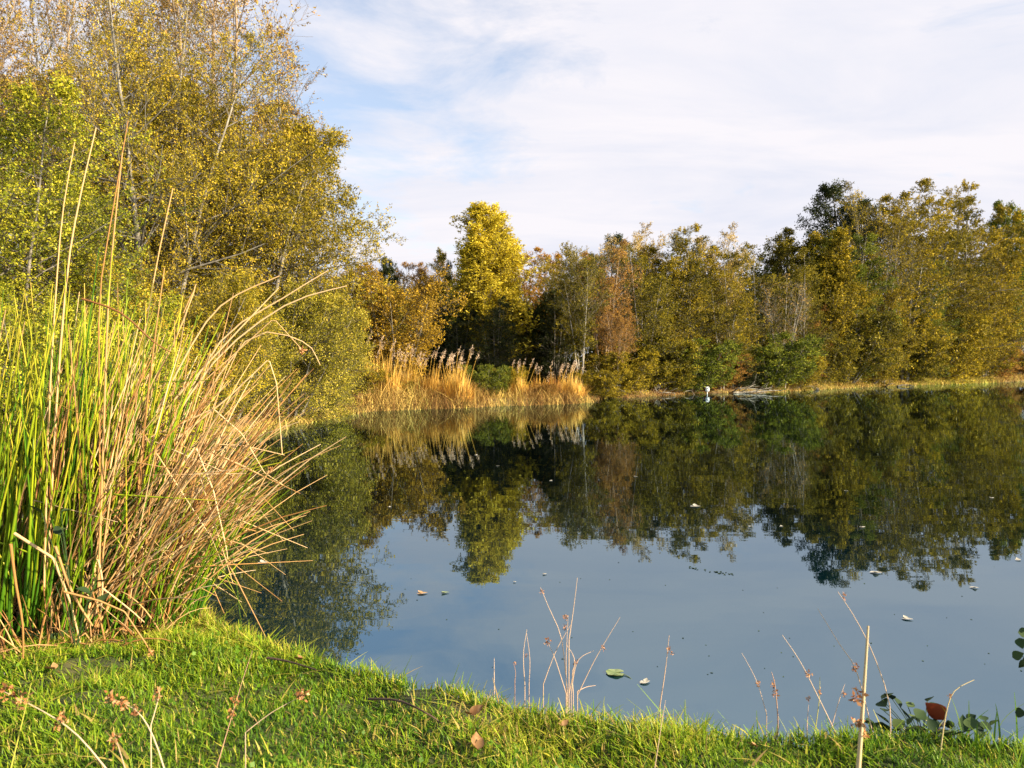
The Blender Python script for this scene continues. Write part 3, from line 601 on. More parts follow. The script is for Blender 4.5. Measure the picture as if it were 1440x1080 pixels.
# thatch of broken bits at the foot
m = 300; L_ = rng.uniform(.1, .35, m)
stems(mb, m, .42, L_, rng.uniform(-.7, .9, m), rng.uniform(-.8, .3, m), rng.uniform(.002, .004, m), rng.uniform(0, .7, (m, 1)) + 0 * s7, off=(.05, -.1), bend=.3)
link('dry_foliage', mb.mesh('rush_dry', RDY, True), rush)['kind'] = 'stuff'
HEADM = tonemat('seed_head', [(.18, .06, .02), (.42, .18, .06), (.60, .34, .16)], .85, .1)
def seedhead(mb, c, r, rng, n=26, el=1.6):
    p = nrm(rng.normal(size=(n, 3))) * r * rng.uniform(.3, 1, (n, 1)); p[:, 2] *= el
    leaves(mb, c + p, rng, r * .9, .5, upb=0)
def line3(pts, d, dd=0.0, n=9):
    P = np.array([atd(x, y, d + dd * k / max(1, len(pts) - 1)) for k, (x, y) in enumerate(pts)]); return P
def resample(P, n=9, kink=False):
    if kink or len(P) == 2:
        seg = np.linalg.norm(np.diff(P, axis=0), axis=1); c = np.concatenate([[0], np.cumsum(seg)]) / seg.sum()
        t = np.sort(np.unique(np.concatenate([np.linspace(0, 1, n), c[1:-1] - .01, c[1:-1] + .01])))
        return np.stack([np.interp(t, c, P[:, k]) for k in range(3)], 1)
    k = len(P); t = np.linspace(0, k - 1, n); out = []
    for u in t:
        i = min(int(u), k - 2); f = u - i
        p0 = P[max(i - 1, 0)]; p1 = P[i]; p2 = P[i + 1]; p3 = P[min(i + 2, k - 1)]
        out.append(.5 * ((2 * p1) + (p2 - p0) * f + (2 * p0 - 5 * p1 + 4 * p2 - p3) * f * f + (3 * p1 - p0 - 3 * p2 + p3) * f ** 3))
    return np.array(out)
# single stems that stand out of the clump: (points, depth, colour tone, radius, kinked, seed head at)
KS = [
 ([(215, 640), (300, 510), (400, 430), (488, 402)], 2.75, .85, 3.2, 0, None),
 ([(230, 620), (310, 480), (400, 418), (462, 380)], 2.8, .8, 3, 0, None),
 ([(210, 600), (330, 470), (392, 405)], 2.7, .8, 3, 0, None),
 ([(220, 580), (300, 440), (393, 388)], 2.65, .75, 3, 0, None),
 ([(240, 640), (345, 480), (425, 480), (450, 513)], 2.8, .8, 2.4, 0, None),
 ([(165, 740), (260, 560), (385, 448), (425, 492)], 2.75, .7, 2.2, 1, (424, 492)),
 ([(220, 640), (320, 560), (378, 505), (389, 540), (397, 640)], 2.7, .8, 2.6, 1, None),
 ([(200, 620), (300, 575), (340, 610), (372, 665), (398, 682)], 2.7, .8, 2.4, 1, (380, 660)),
 ([(378, 662), (352, 710), (328, 760)], 2.7, .7, 2.4, 0, (326, 762)),
 ([(220, 700), (275, 628), (300, 690), (318, 770), (320, 785)], 2.6, .85, 3.2, 1, (317, 762)),
 ([(200, 740), (260, 665), (310, 625), (400, 640)], 2.7, .8, 2.6, 0, None),
 ([(210, 700), (280, 640), (330, 650), (374, 672)], 2.75, .8, 2.6, 0, None),
 ([(150, 780), (205, 570), (250, 470), (276, 400), (258, 440)], 2.7, .6, 3, 0, None),
 ([(138, 830), (146, 600), (152, 430), (160, 330), (172, 215)], 2.45, .45, 3.2, 0, None),
 ([(140, 820), (140, 590), (140, 420), (158, 300), (180, 170)], 2.5, .3, 2.4, 0, None),
 ([(62, 830), (68, 600), (78, 420), (88, 300), (105, 200)], 2.45, .65, 2.6, 0, None),
 ([(66, 820), (80, 560), (95, 380), (112, 280), (135, 180)], 2.5, .7, 3.2, 0, None),
 ([(150, 800), (190, 580), (215, 400), (243, 265)], 2.6, .6, 2.8, 0, None),
 ([(115, 420), (170, 440), (215, 480), (240, 495)], 2.35, .05, 3, 0, None),
 ([(20, 750), (75, 785), (100, 850), (113, 905)], 2.35, .75, 4, 1, None),
 ([(78, 768), (100, 830), (130, 880)], 2.3, .45, 4, 0, None),
 ([(15, 765), (22, 820), (32, 880), (32, 945)], 2.2, .3, 3.5, 0, None),
 ([(90, 832), (140, 845), (175, 860), (205, 905), (213, 920)], 2.25, .4, 2.6, 1, (212, 918)),
 ([(138, 787), (144, 820), (142, 860)], 2.4, .85, 3, 0, None),
 ([(145, 828), (180, 855), (203, 875)], 2.4, .8, 2.5, 0, None),
]
for pts, d, tone, rad, kink, hd in KS:
    P = line3(pts, d, .05); P = resample(P, 10, kink) - np.array([bc[0], bc[1], ez])
    mb = MB(); tubes(mb, P[None], (np.linspace(1, .5, len(P)) * rad * .001 * 1.25)[None], 6, a=tone, b=.5)
    st = link('bent_stem', mb.mesh('bent_stem', RDY, True), rush)
    if hd:
        mb = MB(); seedhead(mb, atd(hd[0], hd[1], d + .04) - np.array([bc[0], bc[1], ez]), .012, rng, 30, 1.2); link('seed_cluster', mb.mesh('seed_cluster', HEADM), st)

# arching grass tufts beside the clump
def tuft(name, px, py, n, h, label, cat, mat, tr, lean=(.6, 1.6), w=(.003, .005), r=.1, group=None, z=GZ, az=None):
    p = onz(px, py, z); p[2] = gz(p[0], p[1]); e = MB(); a = rng.uniform(0, 6.283, n) if az is None else rng.normal(az, .7, n)
    q = r * np.sqrt(rng.uniform(0, 1, n)); b2 = rng.uniform(0, 6.283, n)
    blades(e, rng, np.stack([q * np.cos(b2), q * np.sin(b2), 0 * q - .01], 1), rng.uniform(*h, n), rng.uniform(*lean, n), rng.uniform(*w, n), az=a, n=7, curve=.8, a=rng.uniform(*tr, n))
    o = link(name, e.mesh(name, mat)); o.location = p; return tag(o, label, cat, group)
tuft('grass_tuft', 222, 842, 110, (.12, .30), 'tuft of long arching green grass at the foot of the rushes by the water', 'grass tuft', GRM, (.25, .8), lean=(.5, 1.0), group='grass tufts', az=.2)
tuft('grass_tuft', 160, 835, 120, (.08, .22), 'dark green grass tuft in the shadow of the rush clump', 'grass tuft', GRM, (.1, .5), group='grass tufts')
tuft('grass_tuft', 385, 893, 26, (.06, .17), 'tuft of dry reddish stems where the bank meets the tree reflection', 'grass tuft', RDY, (.1, .6), lean=(.1, .7), w=(.002, .0035), r=.09, group='dry grass tufts')
tuft('grass_tuft', 345, 885, 30, (.04, .10), 'small dry tuft left of the reddish stems on the bank edge', 'grass tuft', RDY, (.3, .8), lean=(.1, .7), w=(.002, .003), r=.04, group='dry grass tufts')
tuft('grass_tuft', 1120, 1022, 40, (.05, .13), 'dry and green grass tuft under the group of seed stalks', 'grass tuft', GRM, (.3, 1), lean=(.1, .9), w=(.002, .004), r=.14, group='dry grass tufts')
tuft('grass_tuft', 1090, 1008, 34, (.03, .09), 'thin dry tuft at the foot of the reddish seed head', 'grass tuft', RDY, (.2, .8), lean=(.1, .9), w=(.0015, .0025), r=.06, group='dry grass tufts')
tuft('grass_tuft', 1200, 1010, 30, (.03, .11), 'thin dry tuft between the long leaning stalks', 'grass tuft', RDY, (.3, .9), lean=(.1, .9), w=(.0015, .0025), r=.09, group='dry grass tufts')
tuft('grass_tuft', 806, 976, 22, (.03, .08), 'thin dry tuft at the foot of the brown rush plant', 'grass tuft', RDY, (.3, .9), lean=(.1, .9), w=(.0015, .0025), r=.05, group='dry grass tufts')
tuft('grass_tuft', 560, 926, 18, (.04, .09), 'few pale dry blades on the bank edge below the leafy reflection', 'grass tuft', RDY, (.5, 1), lean=(.1, .6), w=(.0015, .0025), r=.05, group='dry grass tufts')
tuft('grass_tuft', 1395, 1050, 30, (.06, .14), 'dark green long grass at the right corner of the bank', 'grass tuft', GRM, (.1, .5), lean=(.1, .9), w=(.002, .004), r=.12, group='grass tufts')

# ------------------------------------------------------------------ seed stalks on the near bank
STM = tonemat('stalk', [(.26, .12, .06), (.50, .30, .18), (.66, .48, .32), (.42, .40, .06)], .6, .1)
def stalk(pts, heads, label, tone=.6, rad=1.6, d=None, group='dry seed stalks on the near bank', parent=None, hr=.006, name='seed_stalk'):
    base = onz(pts[0][0], pts[0][1], GZ) if d is None else atd(pts[0][0], pts[0][1], d); d = base[1]
    P = resample(line3(pts, d, .03), 10); g = gz(P[0, 0], P[0, 1]); 
    P = np.vstack([[P[0, 0], P[0, 1], min(g, P[0, 2]) - .02], P])
    org = P[0].copy(); par = parent
    if parent is None:
        par = tag(empty(name, org), label, 'seed stalk', group); nm = 'stem'
    else: org = np.array(parent.location); nm = 'stem'
    mb = MB(); tubes(mb, (P - org)[None], (np.linspace(1, .35, len(P)) * rad * .001)[None], 5, a=tone); st = link(nm, mb.mesh('stem', STM, True), par)
    for hx, hy, k in heads:
        mb = MB(); seedhead(mb, atd(hx, hy, d + .015) - org, hr * k, rng, 24, 1.5); link('seed_head', mb.mesh('seed_head', HEADM), st if parent is None else par)
    return par
b0 = onz(798, 978, GZ); b0[2] = gz(b0[0], b0[1])
cl = tag(empty('rush_plant', b0), 'sparse brown rush plant with dark seed heads standing in front of the sky reflection', 'rush plant')
for pts, hd in [([(798, 978), (790, 900), (772, 855), (760, 826)], [(762, 832, 1)]), ([(797, 976), (796, 930), (799, 865)], [(796, 868, 1.1), (794, 882, 1.1)]),
                ([(764, 962), (782, 915), (803, 878)], []), ([(812, 978), (838, 925), (872, 868)], [(848, 910, .9)]), ([(803, 975), (812, 930), (835, 915)], []),
                ([(800, 976), (808, 930), (796, 906)], []), ([(806, 975), (805, 945), (811, 932)], [(810, 932, 1)]), ([(796, 975), (780, 925), (771, 905)], [(770, 902, 1.4)]),
                ([(800, 900), (806, 860), (812, 812)], []), ([(812, 972), (825, 966), (838, 964)], [])]:
    stalk(pts, hd, None, .55, 1.5, parent=cl, d=b0[1])
SK = [
 ([(738, 962), (736, 920), (741, 885)], [(740, 922, .8)], 'pair half: short pale stalk left of the brown rush plant', .6, 1.4, None),
 ([(744, 962), (745, 925), (740, 888)], [], 'plain leafless stalk crossing the short pale one left of the rush plant', .5, 1.3, None),
 ([(724, 957), (725, 945), (722, 932)], [(724, 933, .7)], 'tiny dark tipped stalk on the bank edge left of the rush plant', .2, 1.2, None),
 ([(695, 950), (695, 925)], [], 'very short bare stalk on the bank edge below the sky reflection', .6, 1.3, None),
 ([(928, 992), (936, 940), (941, 893)], [(940, 912, 1), (945, 918, .8)], 'single upright stalk with two brown heads right of the lily pads', .5, 1.8, None),
 ([(1078, 1004), (1064, 958), (1043, 918)], [(1066, 961, 1)], 'thin stalk leaning left with a small red head', .6, 1.2, None),
 ([(1094, 1008), (1090, 965), (1085, 945)], [(1090, 975, 1.6), (1087, 962, 1.2)], 'thick reddish seed head low beside the leaning stalk', .3, 1.8, None),
 ([(1175, 1030), (1148, 975), (1125, 930), (1100, 893)], [(1137, 948, 1.4)], 'long stalk leaning left with a tan head halfway up', .65, 1.6, None),
 ([(1228, 1034), (1205, 945), (1180, 905), (1150, 856)], [(1203, 938, 1.4)], 'long stalk leaning left with a golden head and bare pointed tip', .65, 1.6, None),
 ([(1252, 1040), (1250, 985), (1226, 915), (1200, 865), (1178, 832)], [(1187, 838, 1.1)], 'tallest curved stalk tipped by a small brown head', .6, 1.7, None),
 ([(1168, 1028), (1180, 985), (1188, 962)], [(1187, 976, 1)], 'short stalk with a pale head between the taller stalks', .6, 1.3, None),
 ([(1146, 1030), (1152, 985), (1153, 952)], [(1152, 972, 1)], 'short greenish stalk left of the tall curved one', .95, 1.5, None),
 ([(1135, 1022), (1137, 990)], [(1137, 983, 1)], 'short stubby stalk with a round tan head', .5, 1.3, None),
 ([(1322, 1062), (1330, 1005), (1342, 972), (1370, 956)], [(1336, 978, .8)], 'pale stalk arching to the right over the water at the right', .8, 2.0, None),
 ([(1206, 1100), (1213, 1000), (1221, 880)], [(1206, 982, 1.8), (1205, 1016, 1.8), (1214, 1030, 1.2)], 'thick out of focus stalk closest to the camera at the right', .75, 4.6, 1.15),
 ([(160, 1095), (110, 1035), (60, 1000), (4, 972)], [(12, 974, 2), (30, 985, 2), (85, 1015, 1.6)], 'blurred seed stalk leaning left in the bottom left corner', .7, 1.7, 1.25),
 ([(235, 1095), (215, 1035), (190, 998), (150, 980)], [(155, 982, 1.8), (172, 988, 1.8), (192, 998, 1.5)], 'blurred stalk with a drooping head left of the bottom centre', .7, 1.7, 1.3),
 ([(212, 1020), (222, 985), (225, 965)], [(222, 975, 1.6)], 'short stalk with an upright tan head in the lower left grass', .7, 1.4, 1.45),
 ([(305, 1078), (322, 1020), (340, 960), (355, 915)], [(331, 985, 1.5), (325, 1005, 1.5)], 'slender reddish stalk rising from the lower left grass', .35, 1.3, 1.5),
 ([(345, 1030), (385, 1000), (435, 974)], [(425, 975, 1.7), (418, 977, 1.4)], 'slanting stalk with a tan tip pointing right in the left grass', .6, 1.2, 1.55),
 ([(180, 1095), (168, 1055), (160, 1030)], [(163, 1040, 1.6)], 'stubby reddish seed stalk at the bottom left edge', .4, 1.5, 1.3),
 ([(14, 1085), (30, 1020), (44, 960)], [], 'yellow grass stem crossing the bottom left corner', 1, 1.8, 1.4),
 ([(920, 1085), (930, 1020), (936, 985)], [], 'thin pale stalk standing at the bottom right of centre', .6, 1.2, 1.6),
]
for pts, hd, lab, tone, rad, d in SK:
    lab = lab.replace('pair half: ', ''); stalk(pts, hd, lab, tone, rad, d)

# ------------------------------------------------------------------ broadleaf plants and fallen leaves
def leafshape(L, W, curl=.2, n=7, lobes=0.0, rng=rng):
    """one solid thin leaf, stalk end at origin, along +x"""
    s = np.linspace(0, 1, n); w = W * .5 * np.sin(np.pi * s ** .7) * (1 + lobes * np.sin(s * 19)); z = curl * L * (s ** 2)
    v = []
    for k in range(n): v += [(L * s[k], -w[k] - .0005, z[k] + w[k] * .35), (L * s[k], 0, z[k]), (L * s[k], w[k] + .0005, z[k] + w[k] * .35)]
    q = []
    for k in range(n - 1):
        a = k * 3; q += [(a, a + 3, a + 4, a + 1), (a + 1, a + 4, a + 5, a + 2)]
    v = np.array(v, float); m_ = len(v); v2 = v.copy(); v2[:, 2] -= .0006
    return np.vstack([v, v2]), np.vstack([q, np.array(q)[:, ::-1] + m_])
def rot(v, rz, ry=0.0, rx=0.0):
    cx, sx_ = math.cos(rx), math.sin(rx); v = v @ np.array([[1, 0, 0], [0, cx, sx_], [0, -sx_, cx]])
    cy, sy = math.cos(ry), math.sin(ry); v = v @ np.array([[cy, 0, -sy], [0, 1, 0], [sy, 0, cy]])
    cz, sz = math.cos(rz), math.sin(rz); return v @ np.array([[cz, sz, 0], [-sz, cz, 0], [0, 0, 1]])
DKL = tonemat('weed_leaf', [(.012, .03, .010), (.04, .075, .02), (.09, .13, .03)], .75, .15)
REDL = tonemat('red_leaf', [(.20, .03, .012), (.36, .07, .02)], .8, .25)
DRYL = tonemat('dead_leaf', [(.20, .09, .03), (.42, .24, .10), (.60, .42, .24)], .7, .15)
FLTL = tonemat('pale_floating_leaf', [(.25, .21, .13), (.44, .40, .30), (.60, .57, .48)], .45, .05)
PADL = tonemat('lily_pad', [(.12, .18, .05), (.26, .32, .12), (.36, .40, .20)], .35, .05)
def plant(px, py, label, n, Ls, red=None, d=None, h=.08, spread=.12, name='broadleaf_plant', zf=None):
    p = onz(px, py, GZ) if d is None else atd(px, py, d); p[2] = gz(p[0], p[1]); e = tag(empty(name, p), label, 'plant')
    for k in range(n):
        az = rng.uniform(0, 6.283); r_ = spread * math.sqrt(rng.uniform(0, 1)); z_ = h * rng.uniform(.3, 1)
        b = np.array([r_ * math.cos(az), r_ * math.sin(az), z_]); v, q = leafshape(rng.uniform(*Ls), rng.uniform(*Ls) * .8, .1, lobes=.06)
        v = rot(v, rng.uniform(0, 6.283), rng.uniform(-.9, .3), rng.uniform(-.6, .6)) + b
        mb = MB().add(v, q=q, a=rng.uniform(0, 1)); 
        s = np.linspace(0, 1, 4)[:, None]; P = b * s; P[:, 2] = b[2] * s[:, 0] ** .7
        tubes(mb, P[None], .0012, 4, a=.5); link('leaf', mb.mesh('weed_leaf', DKL, True), e)
    if red:
        v, q = leafshape(.055, .05, .3, lobes=.22); v = rot(v, 3.0, -.55, 1.15) + (atd(red[0], red[1], p[1]) - p)
        mb = MB().add(v, q=q, a=.6); s = np.linspace(0, 1, 4)[:, None]; tubes(mb, ((atd(red[0], red[1], p[1]) - p) * s)[None], .0012, 4, a=.2)
        o = link('leaf', mb.mesh('red_leaf', REDL, True), e); o['label'] = 'curled dark red leaf'
    return e
plant(1298, 1022, 'dark green leafy weed with one curled red leaf at the bank edge', 46, (.024, .044), red=(1330, 1012), h=.10)
plant(1368, 1030, 'low dark leafy weed right of the one with the red leaf', 24, (.02, .036), h=.07)
plant(1050, 1010, 'small dark leafy weed at the bank edge left of the seed stalks', 10, (.022, .034), h=.055, spread=.06)
plant(70, 905, 'pale green lobed weed in the litter at the foot of the rushes', 14, (.03, .05), h=.06)
plant(105, 780, 'bright green leafy weed climbing inside the rush clump', 10, (.03, .05), d=2.35, h=.45, spread=.1)
# sprig at the right edge
sp0 = atd(1452, 1060, 1.75); sp0[2] = gz(sp0[0], sp0[1]); e = tag(empty('leafy_sprig', sp0), 'dark leafy sprig cut by the right edge above the bank', 'plant')
P = resample(np.array([[0, 0, -.02], [.01, 0, .12], [-.005, 0, .22], [.01, 0, .36]]), 8); mb = MB(); tubes(mb, P[None], np.linspace(.0025, .001, 8)[None], 5, a=.3); link('stem', mb.mesh('sprig_stem', STM, True), e)
for (x_, y_), k in zip([(1436, 905), (1432, 922), (1440, 890), (1446, 925), (1450, 900), (1436, 1003), (1446, 1012), (1450, 880), (1440, 935)], range(9)):
    v, q = leafshape(.026, .022, .15, lobes=.08); b = atd(x_, y_, 1.75) - sp0
    v = rot(v - np.array([.013, 0, 0]), rng.uniform(0, 6.28), rng.uniform(-1, 1), rng.uniform(.6, 1.6)) + b
    mb = MB().add(v, q=q, a=rng.uniform(0, .6)); s = np.linspace(0, 1, 3)[:, None]
    tubes(mb, (np.array([0.005, 0, b[2] - .01]) * (1 - s) + b * s)[None], .0007, 4, a=.2); link('leaf', mb.mesh('sprig_leaf', DKL, True), e)

# leaves and bits floating on the lake: (px, py, length in photo pixels, material, label)
FL = [
 (594, 834, 26, DRYL, 'curled brown leaf floating in the blue reflection, left of a green one'),
 (626, 833, 20, PADL, 'pale green leaf floating just right of the curled brown one'),
 (865, 946, 42, PADL, 'round pale green lily pad nearest the bank'),
 (907, 959, 28, FLTL, 'crumpled pale leaf floating right of the round lily pad'),
 (370, 791, 26, FLTL, 'pale dead leaf floating in the dark tree reflection at the left'),
 (766, 807, 12, FLTL, 'small pale leaf right of the yellow tree reflection'),
 (724, 818, 9, FLTL, 'tiny leaf at the tip of the yellow tree reflection'),
 (978, 712, 26, FLTL, 'thin white leaf floating on the middle of the dark reflection'),
 (1213, 741, 18, FLTL, 'pale leaf floating below the right wood reflection'),
 (1232, 805, 30, FLTL, 'white leaf floating at the lower tip of the dark reflection'),
 (1432, 787, 18, FLTL, 'pale leaf floating at the right edge of the photo'),
 (1370, 826, 20, FLTL, 'narrow white leaf floating in the right sky reflection'),
 (1276, 870, 26, FLTL, 'half sunk white leaf floating lowest at the right'),
 (1099, 740, 10, FLTL, 'small pale leaf floating left of the right wood reflection'),
 (1056, 740, 12, FLTL, 'tiny pale leaf in the middle of the pond, left of a similar one'),
 (670, 640, 10, FLTL, 'white speck of a leaf below the reed reflections'),
 (700, 655, 9, FLTL, 'little leaf floating in the darkest reflection'),
 (775, 676, 9, FLTL, 'small leaf floating at the right of the darkest reflection'),
 (548, 713, 10, FLTL, 'small leaf floating below the orange bush reflection'),
 (894, 670, 10, FLTL, 'small leaf floating below the russet tree reflection'),
 (1190, 690, 10, FLTL, 'small leaf floating under the light green tree reflection'),
 (1395, 700, 14, FLTL, 'leaf floating in the gold reflection near the right edge'),
]
for px, py, w, mt, lab in FL:
    p = onz(px, py, .004); L0 = w * .6 / F * p[1]; 
    if lab.startswith('round'):
        th_ = np.linspace(.25, 6.0, 22); r_ = L0 * .5 * (1 + .05 * np.sin(th_ * 7)); v = np.vstack([[0, 0, 0], np.column_stack([r_ * np.cos(th_), r_ * np.sin(th_), .003 + .002 * np.sin(th_ * 3)])])
        t = [(0, k, k + 1) for k in range(1, 22)]; vb = v - np.array([0, 0, .003]); mb = MB().add(np.vstack([v, vb]), t=np.vstack([t, np.array(t)[:, ::-1] + 23]), a=rng.uniform(0, 1, 46))
        tubes(mb, np.array([[[L0 * .4, -.01, 0], [L0 * .7, -.04, -.002], [L0 * 1.0, -.09, -.01]]]), .002, 4, a=.4)
    else:
        v, q = leafshape(L0, L0 * .6, .12, lobes=.12); v[:, 0] -= L0 / 2; v = rot(v, rng.uniform(-.5, .5)); v[:, 2] *= .3; mb = MB().add(v, q=q, a=rng.uniform(.4, 1, len(v)) if mt is not PADL else rng.uniform(.2, .9, len(v)))
        v, q = leafshape(L0 * .5, L0 * .4, .35); v = rot(v, rng.uniform(1, 5)); mb.add(v, q=q, a=.6)
    o = link('floating_leaf', mb.mesh('floating_leaf', mt, False)); o.location = p; tag(o, lab, 'leaf', 'leaves floating on the lake')
# line of dark scum bits
mb = MB(); c0 = onz(1003, 803, 0)
for k in range(26):
    px = rng.uniform(968, 1036); py = 797 + (px - 968) * .19 + rng.normal(0, 1.2); p = onz(px, py, .001) - c0
    v, q = leafshape(rng.uniform(.008, .026), rng.uniform(.006, .016), .1); mb.add(rot(v, rng.uniform(0, 6)) + p, q=q, a=rng.uniform(0, .5))
for k in range(90):
    p = onz(rng.uniform(560, 1440), rng.uniform(640, 960), .001) - c0
    v, q = leafshape(rng.uniform(.004, .014), rng.uniform(.003, .008), .1); mb.add(rot(v, rng.uniform(0, 6)) + p, q=q, a=rng.uniform(0, 1))
o = link('floating_debris', mb.mesh('floating_debris', DKL)); o.location = c0; tag(o, 'dark line and scattered specks of plant scraps floating on the lake', 'debris', kind='stuff')

# fallen leaves and twigs on the grass
def fallen(px, py, L0, lab, mt=DRYL, a=.5, d=None):
    p = onz(px, py, GZ); p[2] = gz(p[0], p[1]) + .03; v, q = leafshape(L0, L0 * .7, .3, lobes=.15); v = rot(v, rng.uniform(0, 6), -.2, .3)
    mb = MB().add(v, q=q, a=np.clip(rng.normal(a, .2, len(v)), 0, 1)); v, q = leafshape(L0 * .6, L0 * .5, .4); mb.add(rot(v, rng.uniform(0, 6), -.3), q=q, a=a)
    o = link('fallen_leaf', mb.mesh('fallen_leaf', mt, False)); o.location = p; tag(o, lab, 'leaf', 'fallen leaves in the grass')
fallen(672, 1066, .045, 'large brown leaf lying in the grass at the bottom centre', a=.25)
fallen(660, 1028, .04, 'small dark brown leaf above the large one at the bottom centre', a=.1)
fallen(790, 1035, .022, 'rusty leaf lying right of the brown patch in the grass', a=.25)
fallen(1065, 1055, .028, 'tan curled leaf on the grass left of the blurred stalk', a=.5)
fallen(425, 938, .03, 'small reddish leaf near the dark twig on the left grass', a=.2)
fallen(78, 965, .035, 'long tan leaf lying on the grass at the left', a=.4)
fallen(1250, 1012, .02, 'rusty leaf at the bank edge left of the dark weed', a=.3)
TWM = barkmat('twig', (.05, .025, .018), (.16, .09, .06), 30)
def twig(pts, rad, lab, name='twig', cat='twig', z=.03, group='twigs in the grass', mat=None, taper=.4, forks=0, zs=None):
    P = np.array([onz(x, y, GZ + (z if zs is None else zs[k])) for k, (x, y) in enumerate(pts)]); P = resample(P, 9); org = P[0].copy()
    mb = MB(); tubes(mb, (P - org)[None], (np.linspace(1, taper, 9) * rad)[None], 6); o = link(name, mb.mesh(name, mat or TWM, True)); o.location = org; return tag(o, lab, cat, group)
twig([(518, 983), (560, 985), (600, 1003), (625, 1020)], .0035, 'dark curved twig arching over the grass left of centre', zs=[.03, .05, .05, .02])
twig([(375, 925), (405, 930), (445, 942)], .004, 'dark twig lying at the top of the left grass slope')
twig([(140, 905), (175, 900), (212, 892)], .002, 'thin dark twig lying in the grass right of the rush foot')
twig([(5, 948), (30, 942), (52, 936)], .004, 'pale broken stem lying at the left edge of the grass', mat=BARKP)

# ------------------------------------------------------------------ dead branches on the far shore and the white post
def deadwood(px, py, segs, lab, mat=BARKP, name='dead_branch', rad=.05, k=3):
    """segs: list of polylines in photo pixels around the foot"""
    p = onz(px, py, 0.0); d = p[1]; mb = MB()
    for s_ in segs:
        P = np.array([atd(x, y, d + rng.uniform(-.3, .5)) for x, y in s_]); P[:, 2] = np.maximum(P[:, 2], -.08)
        P = resample(P, 8) - p; P += rng.normal(size=P.shape) * .02; r_ = rad * rng.uniform(.5, 1)
        tubes(mb, P[None], (np.linspace(1, .35, 8) * r_)[None], 6, a=1)
        Rr_ = np.broadcast_to(np.linspace(1, .35, 8) * r_, (1, 8)); Q, Rq, _, _ = kids(rng, P[None], Rr_, k, (.3, .95), .7, lambda t, g, mi: g.uniform(.3, .9, t.shape), n=5, up=.1, rk=.6)
        tubes(mb, Q, np.maximum(Rq, .008), 4, a=.8)
    o = link(name, mb.mesh(name, mat, True)); o.location = p; return tag(o, lab, 'branch', 'dead branches at the far shore')
deadwood(862, 560, [[(862, 560), (852, 545), (845, 532), (838, 521)], [(855, 550), (862, 542), (872, 543)]], 'pale dead branch leaning up out of the water right of the reed spit', rad=.045)
deadwood(925, 556, [[(912, 556), (925, 551), (945, 556)], [(905, 557), (922, 546), (930, 538)], [(930, 556), (922, 548), (918, 540)], [(918, 557), (930, 552), (950, 553)], [(935, 557), (926, 553), (908, 549)]], 'pile of pale dead twigs at the waterline left of the white post', mat=BARK, rad=.05, k=5)
deadwood(1055, 553, [[(1032, 552), (1055, 550), (1085, 545)], [(1035, 553), (1060, 553), (1082, 555)], [(1038, 553), (1050, 547), (1062, 541)], [(1034, 552), (1070, 551), (1100, 548)], [(1030, 551), (1040, 546), (1066, 547)]], 'heap of pale fallen branches right of the white post', mat=BARK, rad=.06, k=4)
deadwood(1142, 548.5, [[(1150, 548), (1138, 544), (1122, 541), (1112, 540)]], 'dark log slanting down to the water at the golden bank', mat=BARKD, rad=.16, name='fallen_log', k=2)
deadwood(1248, 544, [[(1243, 545), (1250, 541), (1256, 539)], [(1262, 543), (1275, 541), (1286, 544)]], 'short dark branch ends at the water below the right wood', mat=BARKD, rad=.10, k=2)
deadwood(965, 555, [[(958, 556), (964, 550), (972, 549), (978, 556)]], 'reddish dead branch arching over the water beside the white post', mat=BARK, rad=.05, k=1)
deadwood(660, 573, [[(640, 574), (650, 572), (660, 573)]], 'dark branch tip sticking out of the reed shore', mat=BARKD, rad=.05, k=1)
m_, nt = newmat('white_board'); bs = nd(nt, 'ShaderNodeBsdfPrincipled'); no = nd(nt, 'ShaderNodeTexNoise'); no.inputs['Scale'].default_value = 12; rp = ramp(nt, [(.3, (.66, .67, .66)), (.6, (.82, .82, .80))])
nt.links.new(no.outputs[0], rp.inputs[0]); nt.links.new(rp.outputs[0], bs.inputs['Base Color']); bs.inputs['Roughness'].default_value = .5; o = nd(nt, 'ShaderNodeOutputMaterial'); nt.links.new(bs.outputs[0], o.inputs[0]); WHITE = m_
p = onz(994.5, 554.5, 0); e = tag(empty('marker_post', p), 'white marker board on a short post standing in the water at the far shore', 'marker post')
def box(cx, cy, cz, sx_, sy_, sz_, bev=.0):
    v = np.array([[x, y, z] for x in (-1, 1) for y in (-1, 1) for z in (-1, 1)], float) * np.array([sx_, sy_, sz_]) / 2 + np.array([cx, cy, cz])
    return v, [(0, 1, 3, 2), (4, 6, 7, 5), (0, 4, 5, 1), (2, 3, 7, 6), (0, 2, 6, 4), (1, 5, 7, 3)]
mb = MB(); tubes(mb, np.array([[[0, 0, -.4], [0, 0, 0], [0, 0, .2]]]), .022, 8); link('post', mb.mesh('post', WHITE, True), e)
mb = MB(); v, q = box(0, -.035, .30, .22, .02, .26); mb.add(v, q=q); link('board', mb.mesh('board', WHITE), e)
mb = MB(); v, q = box(0, -.047, .32, .06, .004, .05); mb.add(v, q=q); link('number_plate', mb.mesh('number_plate', BARK), e)

